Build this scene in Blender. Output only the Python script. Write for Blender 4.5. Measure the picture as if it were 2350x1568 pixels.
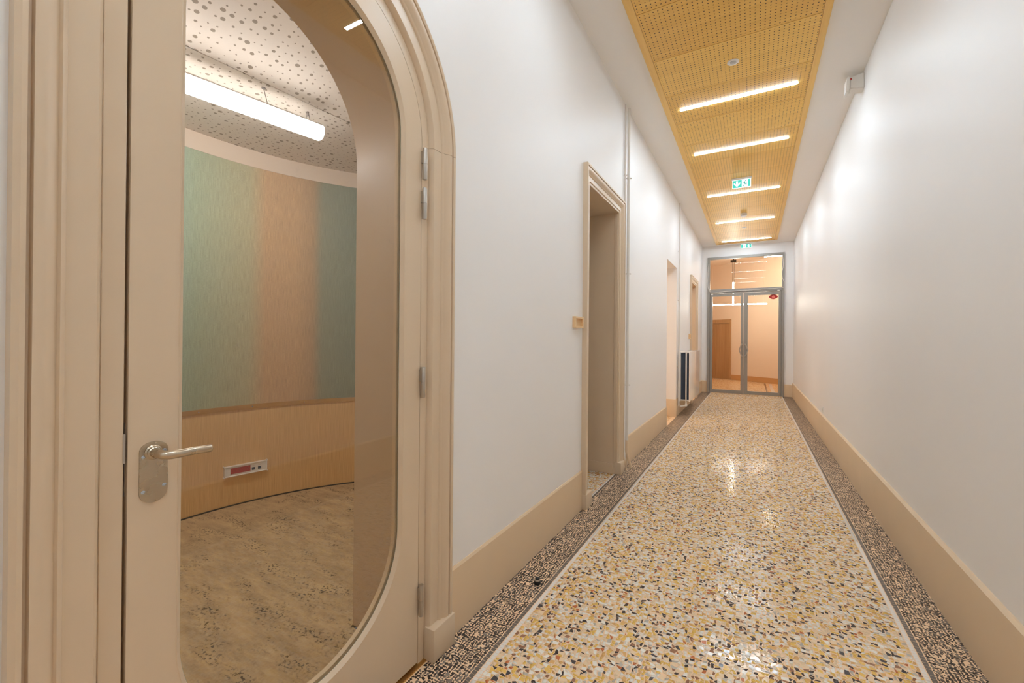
import bpy, bmesh, math, random
import numpy as np
from mathutils import Vector, Matrix
from mathutils.geometry import tessellate_polygon

random.seed(7)
for _o in list(bpy.data.objects):
    bpy.data.objects.remove(_o)
scene = bpy.context.scene
COL = scene.collection

# ------------------------------------------------------------------ camera
FOC, PPX, PPY = 986.936, 1175.0, 775.475          # focal length and principal point in pixels of 2350x1568
CAM_H = 1.33
_y, _p, _r = (math.radians(a) for a in (29.2922, 0.1570, 0.4727))
_fwd = Vector((-math.sin(_y) * math.cos(_p), math.cos(_y) * math.cos(_p), math.sin(_p)))
_rt = Vector((math.cos(_y), math.sin(_y), 0))
_up = _rt.cross(_fwd)
_r2 = math.cos(_r) * _rt + math.sin(_r) * _up
_u2 = -math.sin(_r) * _rt + math.cos(_r) * _up
cam_data = bpy.data.cameras.new('camera')
cam_data.sensor_width = 36.0
cam_data.lens = 36.0 * FOC / 2350.0
cam_data.shift_y = (PPY - 784.0) / 2350.0
cam_data.clip_start = 0.02
cam = bpy.data.objects.new('camera', cam_data)
COL.objects.link(cam)
cam.matrix_world = Matrix(((_r2.x, _u2.x, -_fwd.x, 0), (_r2.y, _u2.y, -_fwd.y, 0), (_r2.z, _u2.z, -_fwd.z, CAM_H), (0, 0, 0, 1)))
scene.camera = cam

# ------------------------------------------------------------------ light levels, world, exposure
LED_STRENGTH = 106.0          # corridor ceiling strips
TUBE_STRENGTH = 22.0           # round tube in the curved room
FAR_STRENGTH = 72.0           # lamps of the hall behind the glazed doors
SIDE_STRENGTH = 34.0
world = bpy.data.worlds.new('world')
scene.world = world
world.use_nodes = True
world.node_tree.nodes['Background'].inputs[0].default_value = (0.9, 0.92, 1.0, 1)
world.node_tree.nodes['Background'].inputs[1].default_value = 0.05
scene.view_settings.view_transform = 'Standard'
scene.view_settings.look = 'None'
scene.view_settings.gamma = 1.0
scene.view_settings.exposure = 0.42
scene.view_settings.use_curve_mapping = False
scene.cycles.use_light_tree = False
scene.cycles.max_bounces = 10
scene.cycles.diffuse_bounces = 8
scene.cycles.transparent_max_bounces = 10

# ------------------------------------------------------------------ helpers
def lin(c):
    c = c / 255.0
    return c / 12.92 if c <= 0.04045 else ((c + 0.055) / 1.055) ** 2.4
def rgb(r, g, b):
    return (lin(r), lin(g), lin(b), 1.0)

class NT:
    """tiny node-tree helper"""
    def __init__(s, name):
        s.m = bpy.data.materials.new(name)
        s.m.use_nodes = True
        s.t = s.m.node_tree
        s.b = s.t.nodes['Principled BSDF']
        s.out = s.t.nodes['Material Output']
    def n(s, kind, **kw):
        nd = s.t.nodes.new(kind)
        for k, v in kw.items():
            setattr(nd, k, v)
        return nd
    def l(s, a, b):
        s.t.links.new(a, b)
    def val(s, sock, v):
        if hasattr(v, 'is_output'):
            s.l(v, sock)
        else:
            sock.default_value = v
    def math(s, op, a, b=0.0, c=0.0):
        nd = s.n('ShaderNodeMath', operation=op)
        s.val(nd.inputs[0], a); s.val(nd.inputs[1], b)
        if op in ('MULTIPLY_ADD', 'SMOOTH_MIN', 'COMPARE'):
            s.val(nd.inputs[2], c)
        return nd.outputs[0]
    def mix(s, f, a, b, blend='MIX'):
        nd = s.n('ShaderNodeMix', data_type='RGBA', blend_type=blend)
        s.val(nd.inputs[0], f); s.val(nd.inputs[6], a); s.val(nd.inputs[7], b)
        return nd.outputs[2]
    def coord(s, which='Object', scale=(1, 1, 1)):
        tc = s.n('ShaderNodeTexCoord')
        mp = s.n('ShaderNodeMapping')
        mp.inputs['Scale'].default_value = scale
        s.l(tc.outputs[which], mp.inputs[0])
        return mp.outputs[0]
    def noise(s, vec, scale=5.0, detail=3.0, rough=0.5):
        nd = s.n('ShaderNodeTexNoise')
        nd.inputs['Scale'].default_value = scale
        nd.inputs['Detail'].default_value = detail
        nd.inputs['Roughness'].default_value = rough
        s.l(vec, nd.inputs['Vector'])
        return nd.outputs[0]
    def ramp(s, fac, stops, interp='LINEAR'):
        nd = s.n('ShaderNodeValToRGB')
        nd.color_ramp.interpolation = interp
        e = nd.color_ramp.elements
        while len(e) < len(stops):
            e.new(0.5)
        for i, (p, c) in enumerate(stops):
            e[i].position = p
            e[i].color = c
        s.l(fac, nd.inputs[0])
        return nd.outputs[0]
    def sep(s, vec):
        nd = s.n('ShaderNodeSeparateXYZ')
        s.l(vec, nd.inputs[0])
        return nd.outputs
    def bump(s, h, strength=0.2, dist=0.002):
        nd = s.n('ShaderNodeBump')
        nd.inputs['Strength'].default_value = strength
        nd.inputs['Distance'].default_value = dist
        s.l(h, nd.inputs['Height'])
        s.l(nd.outputs[0], s.b.inputs['Normal'])
    def set(s, **kw):
        names = {'color': 'Base Color', 'rough': 'Roughness', 'metal': 'Metallic', 'spec': 'Specular IOR Level', 'coat': 'Coat Weight', 'coat_rough': 'Coat Roughness', 'aniso': 'Anisotropic'}
        for k, v in kw.items():
            s.val(s.b.inputs[names[k]], v)
        return s

def paint(name, c, rough=0.5, var=0.05, bump=0.1, scale=6.0, bscale=60.0, spec=0.5):
    m = NT(name)
    v = m.coord('Object')
    n = m.noise(v, scale, 1)
    dark = tuple(x * (1 - var) for x in c[:3]) + (1,)
    light = tuple(min(1, x * (1 + var)) for x in c[:3]) + (1,)
    m.set(color=m.mix(n, dark, light), rough=rough, spec=spec)
    if bump:
        m.bump(m.noise(v, bscale, 2), bump, 0.001)
    return m.m

def metal(name, c, rough=0.25, var=0.12):
    m = NT(name)
    v = m.coord('Object')
    n = m.noise(v, 30, 4)
    m.set(color=m.mix(n, tuple(x * (1 - var) for x in c[:3]) + (1,), c), rough=m.math('MULTIPLY_ADD', n, 0.15, rough - 0.05), metal=1.0)
    return m.m

def emit(name, c, strength):
    m = NT(name)
    m.t.nodes.remove(m.b)
    e = m.n('ShaderNodeEmission')
    e.inputs[0].default_value = c
    e.inputs[1].default_value = strength
    m.l(e.outputs[0], m.out.inputs[0])
    return m.m

def thin_glass(name, tint, f0=0.045, rough=0.0, dust=0.0):
    m = NT(name)
    m.t.nodes.remove(m.b)
    tr = m.n('ShaderNodeBsdfTransparent'); tr.inputs[0].default_value = tint
    gl = m.n('ShaderNodeBsdfGlossy'); gl.inputs['Roughness'].default_value = rough
    lw = m.n('ShaderNodeLayerWeight'); lw.inputs[0].default_value = 0.5
    p5 = m.math('POWER', lw.outputs['Facing'], 5.0)
    f = m.math('MULTIPLY_ADD', p5, 1 - f0, f0)
    mx = m.n('ShaderNodeMixShader')
    m.l(f, mx.inputs[0]); m.l(tr.outputs[0], mx.inputs[1]); m.l(gl.outputs[0], mx.inputs[2])
    last = mx.outputs[0]
    if dust:                                   # smears and specks on the pane
        v = m.coord('Object', (1, 2.2, 0.8))
        a = m.noise(v, 5.0, 6, 0.7)
        b = m.noise(m.coord('Object', (1, 3, 1)), 90, 3, 0.7)
        k = m.math('MULTIPLY', m.ramp(a, [(0.60, (0, 0, 0, 1)), (0.78, (1, 1, 1, 1))]), m.ramp(b, [(0.5, (0, 0, 0, 1)), (0.75, (1, 1, 1, 1))]))
        d = m.n('ShaderNodeBsdfDiffuse'); d.inputs[0].default_value = (0.7, 0.68, 0.64, 1)
        m2 = m.n('ShaderNodeMixShader')
        m.l(m.math('MULTIPLY', k, dust), m2.inputs[0]); m.l(last, m2.inputs[1]); m.l(d.outputs[0], m2.inputs[2])
        last = m2.outputs[0]
    m.l(last, m.out.inputs[0])
    return m.m

def empty(name, loc=(0, 0, 0)):
    o = bpy.data.objects.new(name, None)
    o.empty_display_size = 0.1
    COL.objects.link(o)
    o.location = loc
    return o

def put(o, parent=None):
    COL.objects.link(o)
    if parent is not None:
        o.parent = parent
        o.matrix_parent_inverse = Matrix.Translation(-parent_origin(parent))
    return o
def parent_origin(p):
    v = Vector(p.location)
    if p.parent is not None:                   # part objects are placed in world coordinates
        return v
    return v

def mesh(name, verts, faces, mat, parent=None, smooth=False, weld=False, mats=None, mat_idx=None, fix=True, origin=None):
    V = [Vector(v) for v in verts]
    if origin is None:
        lo = Vector((min(v.x for v in V), min(v.y for v in V), min(v.z for v in V)))
        hi = Vector((max(v.x for v in V), max(v.y for v in V), max(v.z for v in V)))
        c = (lo + hi) / 2
        c.z = lo.z
    else:
        c = Vector(origin)
    me = bpy.data.meshes.new(name)
    me.from_pydata([v - c for v in V], [], faces)
    if fix:
        bm = bmesh.new(); bm.from_mesh(me)
        if weld:
            bmesh.ops.remove_doubles(bm, verts=bm.verts, dist=1e-5)
        bmesh.ops.recalc_face_normals(bm, faces=bm.faces)
        bm.to_mesh(me); bm.free()
    for m in (mats or [mat]):
        me.materials.append(m)
    if mat_idx is not None:
        me.polygons.foreach_set('material_index', mat_idx)
    if smooth:
        me.polygons.foreach_set('use_smooth', [True] * len(me.polygons))
        try:
            me.set_sharp_from_angle(angle=math.radians(40))
        except Exception:
            pass
    o = bpy.data.objects.new(name, me)
    o.location = c
    return put(o, parent)

def box(name, x0, x1, y0, y1, z0, z1, mat, parent=None, bevel=0.0, seg=2):
    bm = bmesh.new()
    bmesh.ops.create_cube(bm, size=1.0)
    for v in bm.verts:
        v.co = Vector(((x0 if v.co.x < 0 else x1), (y0 if v.co.y < 0 else y1), (z0 if v.co.z < 0 else z1)))
    if bevel:
        bmesh.ops.bevel(bm, geom=list(bm.edges), offset=bevel, segments=seg, affect='EDGES', profile=0.5)
    return from_bm(name, bm, mat, parent, smooth=bool(bevel))

def from_bm(name, bm, mat, parent=None, smooth=False):
    bm.verts.ensure_lookup_table()
    vs = [v.co.copy() for v in bm.verts]
    bm.verts.index_update()
    fs = [[v.index for v in f.verts] for f in bm.faces]
    bm.free()
    return mesh(name, vs, fs, mat, parent, smooth)

def poly_plate(name, outline, a0, a1, axis, mat, parent=None, holes=(), smooth=False):
    """2-D outline (u,v) pushed from a0 to a1 along axis. axis X: (u,v)=(y,z); Y: (x,z); Z: (x,y)"""
    loops = [list(outline)] + [list(h) for h in holes]
    def P(u, v, a):
        return {'X': (a, u, v), 'Y': (u, a, v), 'Z': (u, v, a)}[axis]
    tris = tessellate_polygon([[Vector((u, v, 0)) for u, v in lp] for lp in loops])
    flat = [q for lp in loops for q in lp]
    n = len(flat)
    verts = [P(u, v, a0) for u, v in flat] + [P(u, v, a1) for u, v in flat]
    faces = [tuple(t) for t in tris] + [tuple(i + n for i in reversed(t)) for t in tris]
    k = 0
    for lp in loops:
        m = len(lp)
        for i in range(m):
            j = (i + 1) % m
            faces.append((k + i, k + j, k + j + n, k + i + n))
        k += m
    return mesh(name, verts, faces, mat, parent, smooth)

def tube(name, pts, r, mat, parent=None, seg=12, caps=True, rs=None):
    pts = [Vector(p) for p in pts]
    verts, faces = [], []
    prev = None
    for i, p in enumerate(pts):
        d = (pts[min(i + 1, len(pts) - 1)] - pts[max(i - 1, 0)]).normalized()
        if prev is None:
            a = d.orthogonal().normalized()
        else:
            a = (prev - d * prev.dot(d)).normalized()
        prev = a
        b = d.cross(a)
        rr = rs[i] if rs else r
        for k in range(seg):
            t = 2 * math.pi * k / seg
            verts.append(p + a * math.cos(t) * rr + b * math.sin(t) * rr)
    for i in range(len(pts) - 1):
        for k in range(seg):
            k2 = (k + 1) % seg
            faces.append((i * seg + k, i * seg + k2, (i + 1) * seg + k2, (i + 1) * seg + k))
    if caps:
        faces.append(tuple(range(seg)))
        faces.append(tuple((len(pts) - 1) * seg + k for k in range(seg)))
    return mesh(name, verts, faces, mat, parent, True)

def lathe(name, prof, base, mat, parent=None, axis=(0, 0, 1), seg=28):
    """prof: (radius, height) pairs along axis from base"""
    ax = Vector(axis).normalized()
    a = ax.orthogonal().normalized(); b = ax.cross(a)
    base = Vector(base)
    verts, faces = [], []
    for r, h in prof:
        for k in range(seg):
            t = 2 * math.pi * k / seg
            verts.append(base + ax * h + (a * math.cos(t) + b * math.sin(t)) * r)
    for i in range(len(prof) - 1):
        for k in range(seg):
            k2 = (k + 1) % seg
            faces.append((i * seg + k, i * seg + k2, (i + 1) * seg + k2, (i + 1) * seg + k))
    faces.append(tuple(range(seg)))
    faces.append(tuple((len(prof) - 1) * seg + k for k in range(seg)))
    return mesh(name, verts, faces, mat, parent, True)

def tag(o, label, cat, group=None, kind=None):
    o['label'] = label
    o['category'] = cat
    if group: o['group'] = group
    if kind: o['kind'] = kind
    return o

def dup(root, delta):
    """copy a thing and its parts, moved by delta"""
    r = root.copy(); COL.objects.link(r)
    r.location = Vector(root.location) + Vector(delta)
    for ch in list(root.children):
        c = ch.copy(); COL.objects.link(c); c.parent = r
        c.matrix_parent_inverse = ch.matrix_parent_inverse.copy()
        for g in list(ch.children):
            d = g.copy(); COL.objects.link(d); d.parent = c
            d.matrix_parent_inverse = g.matrix_parent_inverse.copy()
    return r

# ------------------------------------------------------------------ materials
M = {}
M['wall'] = paint('white_wall_paint', rgb(238, 236, 234), 0.5, 0.01, 0.0, 2.0, 90)
M['ceiling'] = paint('ceiling_paint', rgb(241, 238, 234), 0.7, 0.012, 0.0, 2.0, 80)
M['cream'] = paint('cream_cove_paint', rgb(222, 203, 182), 0.6, 0.01, 0.0)
M['beige'] = paint('beige_satin_paint', rgb(216, 194, 166), 0.38, 0.025, 0.10, 5, 35)
M['beige_base'] = paint('beige_skirting_paint', rgb(226, 201, 168), 0.42, 0.03, 0.0, 4, 40)
M['beige_old'] = paint('beige_paint_on_rough_plaster', rgb(200, 174, 140), 0.45, 0.04, 0.5, 8, 28)
M['white_paint'] = paint('white_pipe_paint', rgb(225, 219, 211), 0.35, 0.02, 0.03, 8, 60)
M['white_plastic'] = paint('white_plastic', rgb(232, 229, 224), 0.35, 0.01, 0.0)
M['grey_plastic'] = paint('pale_grey_plastic', rgb(190, 188, 184), 0.4, 0.02, 0.0)
M['radiator'] = paint('radiator_enamel', rgb(236, 230, 224), 0.12, 0.01, 0.0)
M['fin'] = paint('dark_convector_steel', rgb(58, 72, 92), 0.35, 0.1, 0.0)
M['frame_grey'] = paint('grey_door_frame_paint', rgb(152, 147, 139), 0.35, 0.02, 0.02)
M['black'] = paint('black_rubber', rgb(26, 28, 30), 0.5, 0.1, 0.0)
M['seal'] = paint('dark_door_seal', rgb(14, 17, 17), 0.6, 0.1, 0.0)
M['red'] = paint('red_plastic', rgb(176, 38, 30), 0.4, 0.04, 0.0)
M['red_light'] = paint('pale_red_print', rgb(232, 120, 105), 0.5, 0.04, 0.0)
M['blue_port'] = paint('dark_blue_plastic', rgb(44, 54, 74), 0.4, 0.05, 0.0)
M['print'] = paint('grey_print', rgb(150, 140, 135), 0.6, 0.02, 0.0)
M['nickel'] = metal('satin_nickel', rgb(205, 190, 168), 0.26, 0.22)
M['steel'] = metal('brushed_steel', rgb(196, 190, 182), 0.3, 0.1)
M['screw'] = metal('zinc_screw', rgb(190, 205, 225), 0.2, 0.05)
M['brass'] = metal('aged_brass', rgb(222, 180, 112), 0.36, 0.2)
M['glass'] = thin_glass('clear_door_glass', (0.93, 0.93, 0.90, 1), 0.062, 0.0, 0.45)
M['glass_edge'] = paint('green_glass_edge', rgb(168, 184, 170), 0.2, 0.05, 0.0)
M['pane'] = thin_glass('clear_pane', (0.94, 0.93, 0.91, 1), 0.008)
M['led'] = emit('corridor_led', (0.775, 0.925, 1.06, 1), LED_STRENGTH)
M['tube'] = emit('opal_tube_light', (0.97, 0.96, 1.0, 1), TUBE_STRENGTH)
M['far_led'] = emit('warm_hall_led', (0.97, 0.94, 0.83, 1), FAR_STRENGTH)
M['side_led'] = emit('side_room_led', (1.0, 0.74, 0.50, 1), SIDE_STRENGTH)
M['red_led'] = emit('red_indicator', (0.8, 0.05, 0.03, 1), 0.7)
M['sign_white'] = emit('lit_sign_white', (0.95, 1.0, 0.98, 1), 1.0)
M['sign_green'] = emit('lit_sign_green', (0.07, 0.56, 0.44, 1), 1.0)
M['sign_green2'] = emit('lit_sign_dark_green', (0.03, 0.34, 0.28, 1), 1.0)
M['sign_clear'] = thin_glass('sign_acrylic', (0.9, 0.96, 0.93, 1), 0.06)
M['orange_wall'] = paint('warm_hall_wall', rgb(228, 208, 186), 0.6, 0.01, 0.0)
M['canopy'] = paint('dark_lamp_canopy', rgb(70, 60, 52), 0.4, 0.05, 0.0)
M['hall_skirting'] = paint('hall_skirting_wood', rgb(196, 150, 100), 0.4, 0.05, 0.0)

def wood(name, base, dark, grain_axis='X', rough=0.42, holes=False):
    m = NT(name)
    sc = {'X': (2.2, 60, 60), 'Y': (60, 2.2, 60), 'Z': (60, 60, 2.2)}[grain_axis]
    a = m.noise(m.coord('Object', tuple(q * 0.5 for q in sc)), 1.0, 5, 0.6)
    b = m.noise(m.coord('Object', tuple(q * 4 for q in sc)), 1.0, 3, 0.6)
    wide = {'X': (0.7, 11, 11), 'Y': (11, 0.7, 11), 'Z': (11, 11, 0.7)}[grain_axis]
    c = m.noise(m.coord('Object', wide), 1.0, 2, 0.5)
    f = m.math('ADD', m.math('MULTIPLY', a, 0.45), m.math('ADD', m.math('MULTIPLY', b, 0.2), m.math('MULTIPLY', c, 0.35)))
    oi = m.n('ShaderNodeObjectInfo')
    f = m.math('ADD', f, m.math('MULTIPLY_ADD', oi.outputs['Random'], 0.15, -0.075))
    col = m.ramp(f, [(0.30, dark), (0.68, base)])
    if holes:                                   # square grid of drilled holes, 32 mm apart
        tc = m.n('ShaderNodeTexCoord')
        x, y, z = m.sep(tc.outputs['Object'])
        def dev(q, pitch, off):
            u = m.math('DIVIDE', m.math('SUBTRACT', q, off), pitch)
            fr = m.math('SUBTRACT', u, m.math('ROUND', u))
            return m.math('MULTIPLY', fr, pitch)
        dx = dev(x, 0.0322, 0.0)
        dy = dev(y, 0.0325, 0.01625)
        d = m.math('SQRT', m.math('ADD', m.math('MULTIPLY', dx, dx), m.math('MULTIPLY', dy, dy)))
        hole = m.math('LESS_THAN', d, 0.0046)
        col = m.mix(hole, col, rgb(70, 40, 16))
    m.set(color=col, rough=rough)
    m.bump(b, 0.06, 0.001)
    return m.m
M['oak'] = wood('oak_perforated_veneer', rgb(245, 203, 112), rgb(224, 174, 84), 'X', 0.4, True)
M['oak_edge'] = wood('oak_edge_veneer', rgb(240, 198, 116), rgb(222, 174, 90), 'Y', 0.42)
M['oak_frame'] = wood('oak_switch_frame', rgb(238, 206, 160), rgb(222, 184, 134), 'Y', 0.5)
M['oak_door'] = wood('oak_hall_door', rgb(190, 152, 108), rgb(160, 120, 78), 'Z', 0.5)

def stone(name, c, rough=0.13, var=0.10):
    m = NT(name)
    n = m.noise(m.coord('Object'), 55, 2)
    m.set(color=m.mix(n, tuple(x * (1 - var) for x in c[:3]) + (1,), tuple(min(1, x * (1 + var)) for x in c[:3]) + (1,)), rough=m.math('MULTIPLY_ADD', n, 0.11, rough - 0.09))
    return m.m
CHIPS = [('white_marble', (246, 240, 228), 0.28), ('cream_stone', (240, 214, 176), 0.21), ('yellow_stone', (238, 194, 100), 0.20), ('ochre_stone', (226, 176, 112), 0.09), ('black_stone', (66, 57, 57), 0.115), ('brown_stone', (158, 112, 84), 0.05), ('grey_stone', (196, 188, 174), 0.06), ('rust_stone', (204, 116, 68), 0.015)]
BORDER = [('dark_border_stone', (56, 47, 44), 0.50), ('taupe_border_stone', (100, 85, 75), 0.30), ('grey_border_stone', (138, 124, 112), 0.20)]
for n_, c_, w_ in CHIPS + BORDER:
    M[n_] = stone(n_, rgb(*c_))
M['mortar'] = stone('peach_mortar', rgb(244, 210, 172), 0.16, 0.06)
M['tess_white'] = stone('white_tessera_stone', rgb(236, 230, 222), 0.13, 0.04)
M['tess_dark'] = stone('grey_tessera_stone', rgb(112, 102, 94))

def wallpaper():
    """woven wall covering, its dyed bands follow the angle round the curved wall (object origin = centre of the curve)"""
    m = NT('woven_wallpaper')
    tc = m.n('ShaderNodeTexCoord')
    x, y, z = m.sep(tc.outputs['Object'])
    ang = m.math('ARCTAN2', y, m.math('MULTIPLY', x, -1.0))         # radians from -X towards +Y
    u = m.math('DIVIDE', m.math('ADD', ang, 1.6), 3.2)
    def pos(deg): return (math.radians(deg) + 1.6) / 3.2
    G1, G2, OL, OR, OD, GG = rgb(164, 184, 166), rgb(168, 180, 152), rgb(190, 182, 146), rgb(208, 172, 130), rgb(192, 162, 126), rgb(156, 158, 136)
    st = [(pos(-60), OD), (pos(-34), OR), (pos(-31), OL), (pos(-12), G2), (pos(-2), G1), (pos(2), G2), (pos(13), OL), (pos(16.5), OR), (pos(23), OR), (pos(27), OD), (pos(29), GG), (pos(40), rgb(142, 152, 134)), (pos(60), OR)]
    col = m.ramp(u, st)
    cb = m.n('ShaderNodeCombineXYZ')
    m.l(m.math('MULTIPLY', ang, 1.98), cb.inputs[0]); m.l(z, cb.inputs[2])
    mp = m.n('ShaderNodeMapping'); mp.inputs['Scale'].default_value = (420, 1, 9); m.l(cb.outputs[0], mp.inputs[0])
    f1 = m.noise(mp.outputs[0], 1.0, 3, 0.6)
    mp2 = m.n('ShaderNodeMapping'); mp2.inputs['Scale'].default_value = (60, 1, 500); m.l(cb.outputs[0], mp2.inputs[0])
    f2 = m.noise(mp2.outputs[0], 1.0, 2, 0.5)
    f = m.math('ADD', m.math('MULTIPLY', f1, 0.6), m.math('MULTIPLY', f2, 0.4))
    col = m.mix(1.0, col, m.ramp(f, [(0.32, (0.62, 0.62, 0.62, 1)), (0.68, (1.22, 1.22, 1.22, 1))]), 'MULTIPLY')
    m.set(color=col, rough=0.75, spec=0.2)
    m.bump(f1, 0.15, 0.001)
    return m.m
M['wallpaper'] = wallpaper()

def dado():
    m = NT('woven_ochre_dado')
    tc = m.n('ShaderNodeTexCoord')
    x, y, z = m.sep(tc.outputs['Object'])
    ang = m.math('ARCTAN2', y, m.math('MULTIPLY', x, -1.0))
    cb = m.n('ShaderNodeCombineXYZ')
    m.l(m.math('MULTIPLY', ang, 1.98), cb.inputs[0]); m.l(z, cb.inputs[2])
    mp = m.n('ShaderNodeMapping'); mp.inputs['Scale'].default_value = (330, 1, 5); m.l(cb.outputs[0], mp.inputs[0])
    f = m.noise(mp.outputs[0], 1.0, 3, 0.6)
    m.set(color=m.ramp(f, [(0.3, rgb(208, 168, 112)), (0.7, rgb(238, 200, 142))]), rough=0.6, spec=0.25)
    return m.m
M['dado'] = dado()

def carpet():
    m = NT('mottled_carpet')
    a = m.noise(m.coord('Object', (2.0, 7.5, 1)), 1.6, 6, 0.7)          # streaks running across
    b = m.noise(m.coord('Object', (1, 1, 1)), 120, 3, 0.7)
    c = m.noise(m.coord('Object', (60, 85, 10)), 1.0, 2, 0.6)
    d = m.noise(m.coord('Object', (3, 9, 1)), 1.0, 4, 0.7)
    col = m.ramp(a, [(0.30, rgb(150, 124, 92)), (0.5, rgb(188, 160, 120)), (0.66, rgb(212, 182, 136))])
    col = m.mix(m.math('MULTIPLY', b, 0.55), col, rgb(228, 206, 170))
    spots = m.math('MULTIPLY', m.ramp(c, [(0.53, (0, 0, 0, 1)), (0.60, (1, 1, 1, 1))]), m.ramp(d, [(0.48, (0, 0, 0, 1)), (0.62, (1, 1, 1, 1))]))
    col = m.mix(m.math('MULTIPLY', spots, 0.85), col, rgb(66, 58, 54))
    m.set(color=col, rough=0.95, spec=0.1)
    m.bump(b, 0.8, 0.004)
    return m.m
M['carpet'] = carpet()

def perforated():
    m = NT('perforated_plaster')
    base = rgb(222, 209, 196)
    v = m.coord('Object', (1, 1, 0))
    vo = m.n('ShaderNodeTexVoronoi', voronoi_dimensions='2D'); vo.inputs['Scale'].default_value = 21.0
    vo.inputs['Randomness'].default_value = 0.55
    m.l(v, vo.inputs['Vector'])
    r = m.sep(vo.outputs['Color'])[0]
    rad = m.math('MULTIPLY_ADD', m.math('POWER', r, 2.6), 0.20, 0.085)
    mask = m.math('LESS_THAN', vo.outputs['Distance'], rad)
    m.set(color=m.mix(mask, base, rgb(146, 130, 112)), rough=0.75)
    m.bump(m.math('SUBTRACT', 1.0, mask), 0.4, 0.004)
    return m.m
M['perforated'] = perforated()

def speckle(name, c1, c2, c3, scale):
    m = NT(name)
    vo = m.n('ShaderNodeTexVoronoi'); vo.inputs['Scale'].default_value = scale
    m.l(m.coord('Object'), vo.inputs['Vector'])
    r = m.sep(vo.outputs['Color'])[0]
    m.set(color=m.ramp(r, [(0.0, c1), (0.45, c2), (0.8, c3)], 'CONSTANT'), rough=0.25)
    return m.m
M['hall_floor'] = speckle('hall_terrazzo', rgb(226, 200, 166), rgb(214, 176, 128), rgb(190, 140, 96), 55)
M['side_floor'] = speckle('side_room_terrazzo', rgb(228, 206, 172), rgb(216, 176, 120), rgb(200, 150, 96), 60)

# ------------------------------------------------------------------ dimensions
XL, XR = -1.170, 0.834            # corridor wall faces
YN, YE = -3.0, 12.19              # corridor ends
XB = -1.605                       # room side of the thick left wall
YC, ZS = 0.872, 2.118             # arched door: centre and springing height
ZB = 0.600                        # centre of the lower round of the glazing
XF = -1.178                       # face of the door leaf
D2 = (3.345, 4.215, 2.585)        # cased opening
O3 = (6.985, 7.935, 2.592)        # plain opening
D4 = (9.905, 10.785, 2.585)       # second cased opening

def arch(r, z0, n=32, yc=YC, zs=ZS):
    """outline of an arched opening, from bottom left up and over to bottom right"""
    pts = [(yc - r, z0)]
    for i in range(n + 1):
        t = math.pi - math.pi * i / n
        pts.append((yc + r * math.cos(t), zs + r * math.sin(t)))
    pts.append((yc + r, z0))
    return pts

# ------------------------------------------------------------------ shell of the corridor
def build_shell():
    Z = 0.0
    out = [(YN, Z)]
    out += [(y, z) for y, z in arch(0.53, Z)]
    for y0, y1, h in (D2, O3, D4):
        e = 0.0 if h == O3[2] else 0.02
        out += [(y0 - e, Z), (y0 - e, h + e), (y1 + e, h + e), (y1 + e, Z)]
    out += [(YE, Z), (YE, 3.86), (YN, 3.86)]
    w = poly_plate('wall_left', out, XL, XB, 'X', M['wall'])
    tag(w, 'thick white plaster wall with the arched door and cased openings', 'wall', kind='structure')
    w = box('wall_right', XR, XR + 0.15, YN, YE + 0.2, 0, 3.86, M['wall'])
    tag(w, 'long plain white wall on the right of the corridor', 'wall', kind='structure')
    # end wall round the glazed doors
    o = [(XL, 0), (-1.040, 0), (-1.040, 3.470), (0.646, 3.470), (0.646, 0), (XR, 0), (XR, 3.86), (XL, 3.86)]
    w = poly_plate('wall_far', o, YE, YE + 0.2, 'Y', M['wall'])
    tag(w, 'white end wall around the grey glazed double doors', 'wall', kind='structure')
    w = box('wall_near', XL - 0.3, XR + 0.15, YN - 0.15, YN, 0, 3.86, M['wall'])
    tag(w, 'white end wall of the corridor behind the camera, outside the picture', 'wall', kind='structure')
    # ceiling, a little out of level as in the photograph
    v = [(XL, YN, 3.768), (XR, YN, 3.712), (XR, YE, 3.712), (XL, YE, 3.768)]
    v = v + [(a, b, 3.95) for a, b, c in v]
    w = mesh('ceiling', v, [(0, 1, 2, 3), (7, 6, 5, 4), (0, 4, 5, 1), (1, 5, 6, 2), (2, 6, 7, 3), (3, 7, 4, 0)], M['ceiling'])
    tag(w, 'white corridor ceiling on both sides of the wooden panels', 'ceiling', kind='structure')
build_shell()

# ------------------------------------------------------------------ terrazzo floor
def project(P):
    """pixel of world points, used only to pick the chips that show largest"""
    P = np.asarray(P, float) - np.array([0, 0, CAM_H])
    x = P @ np.array(_r2); y = -(P @ np.array(_u2)); z = P @ np.array(_fwd)
    z = np.where(z < 0.05, 0.05, z)
    return PPX + FOC * x / z, PPY + FOC * y / z

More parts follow.
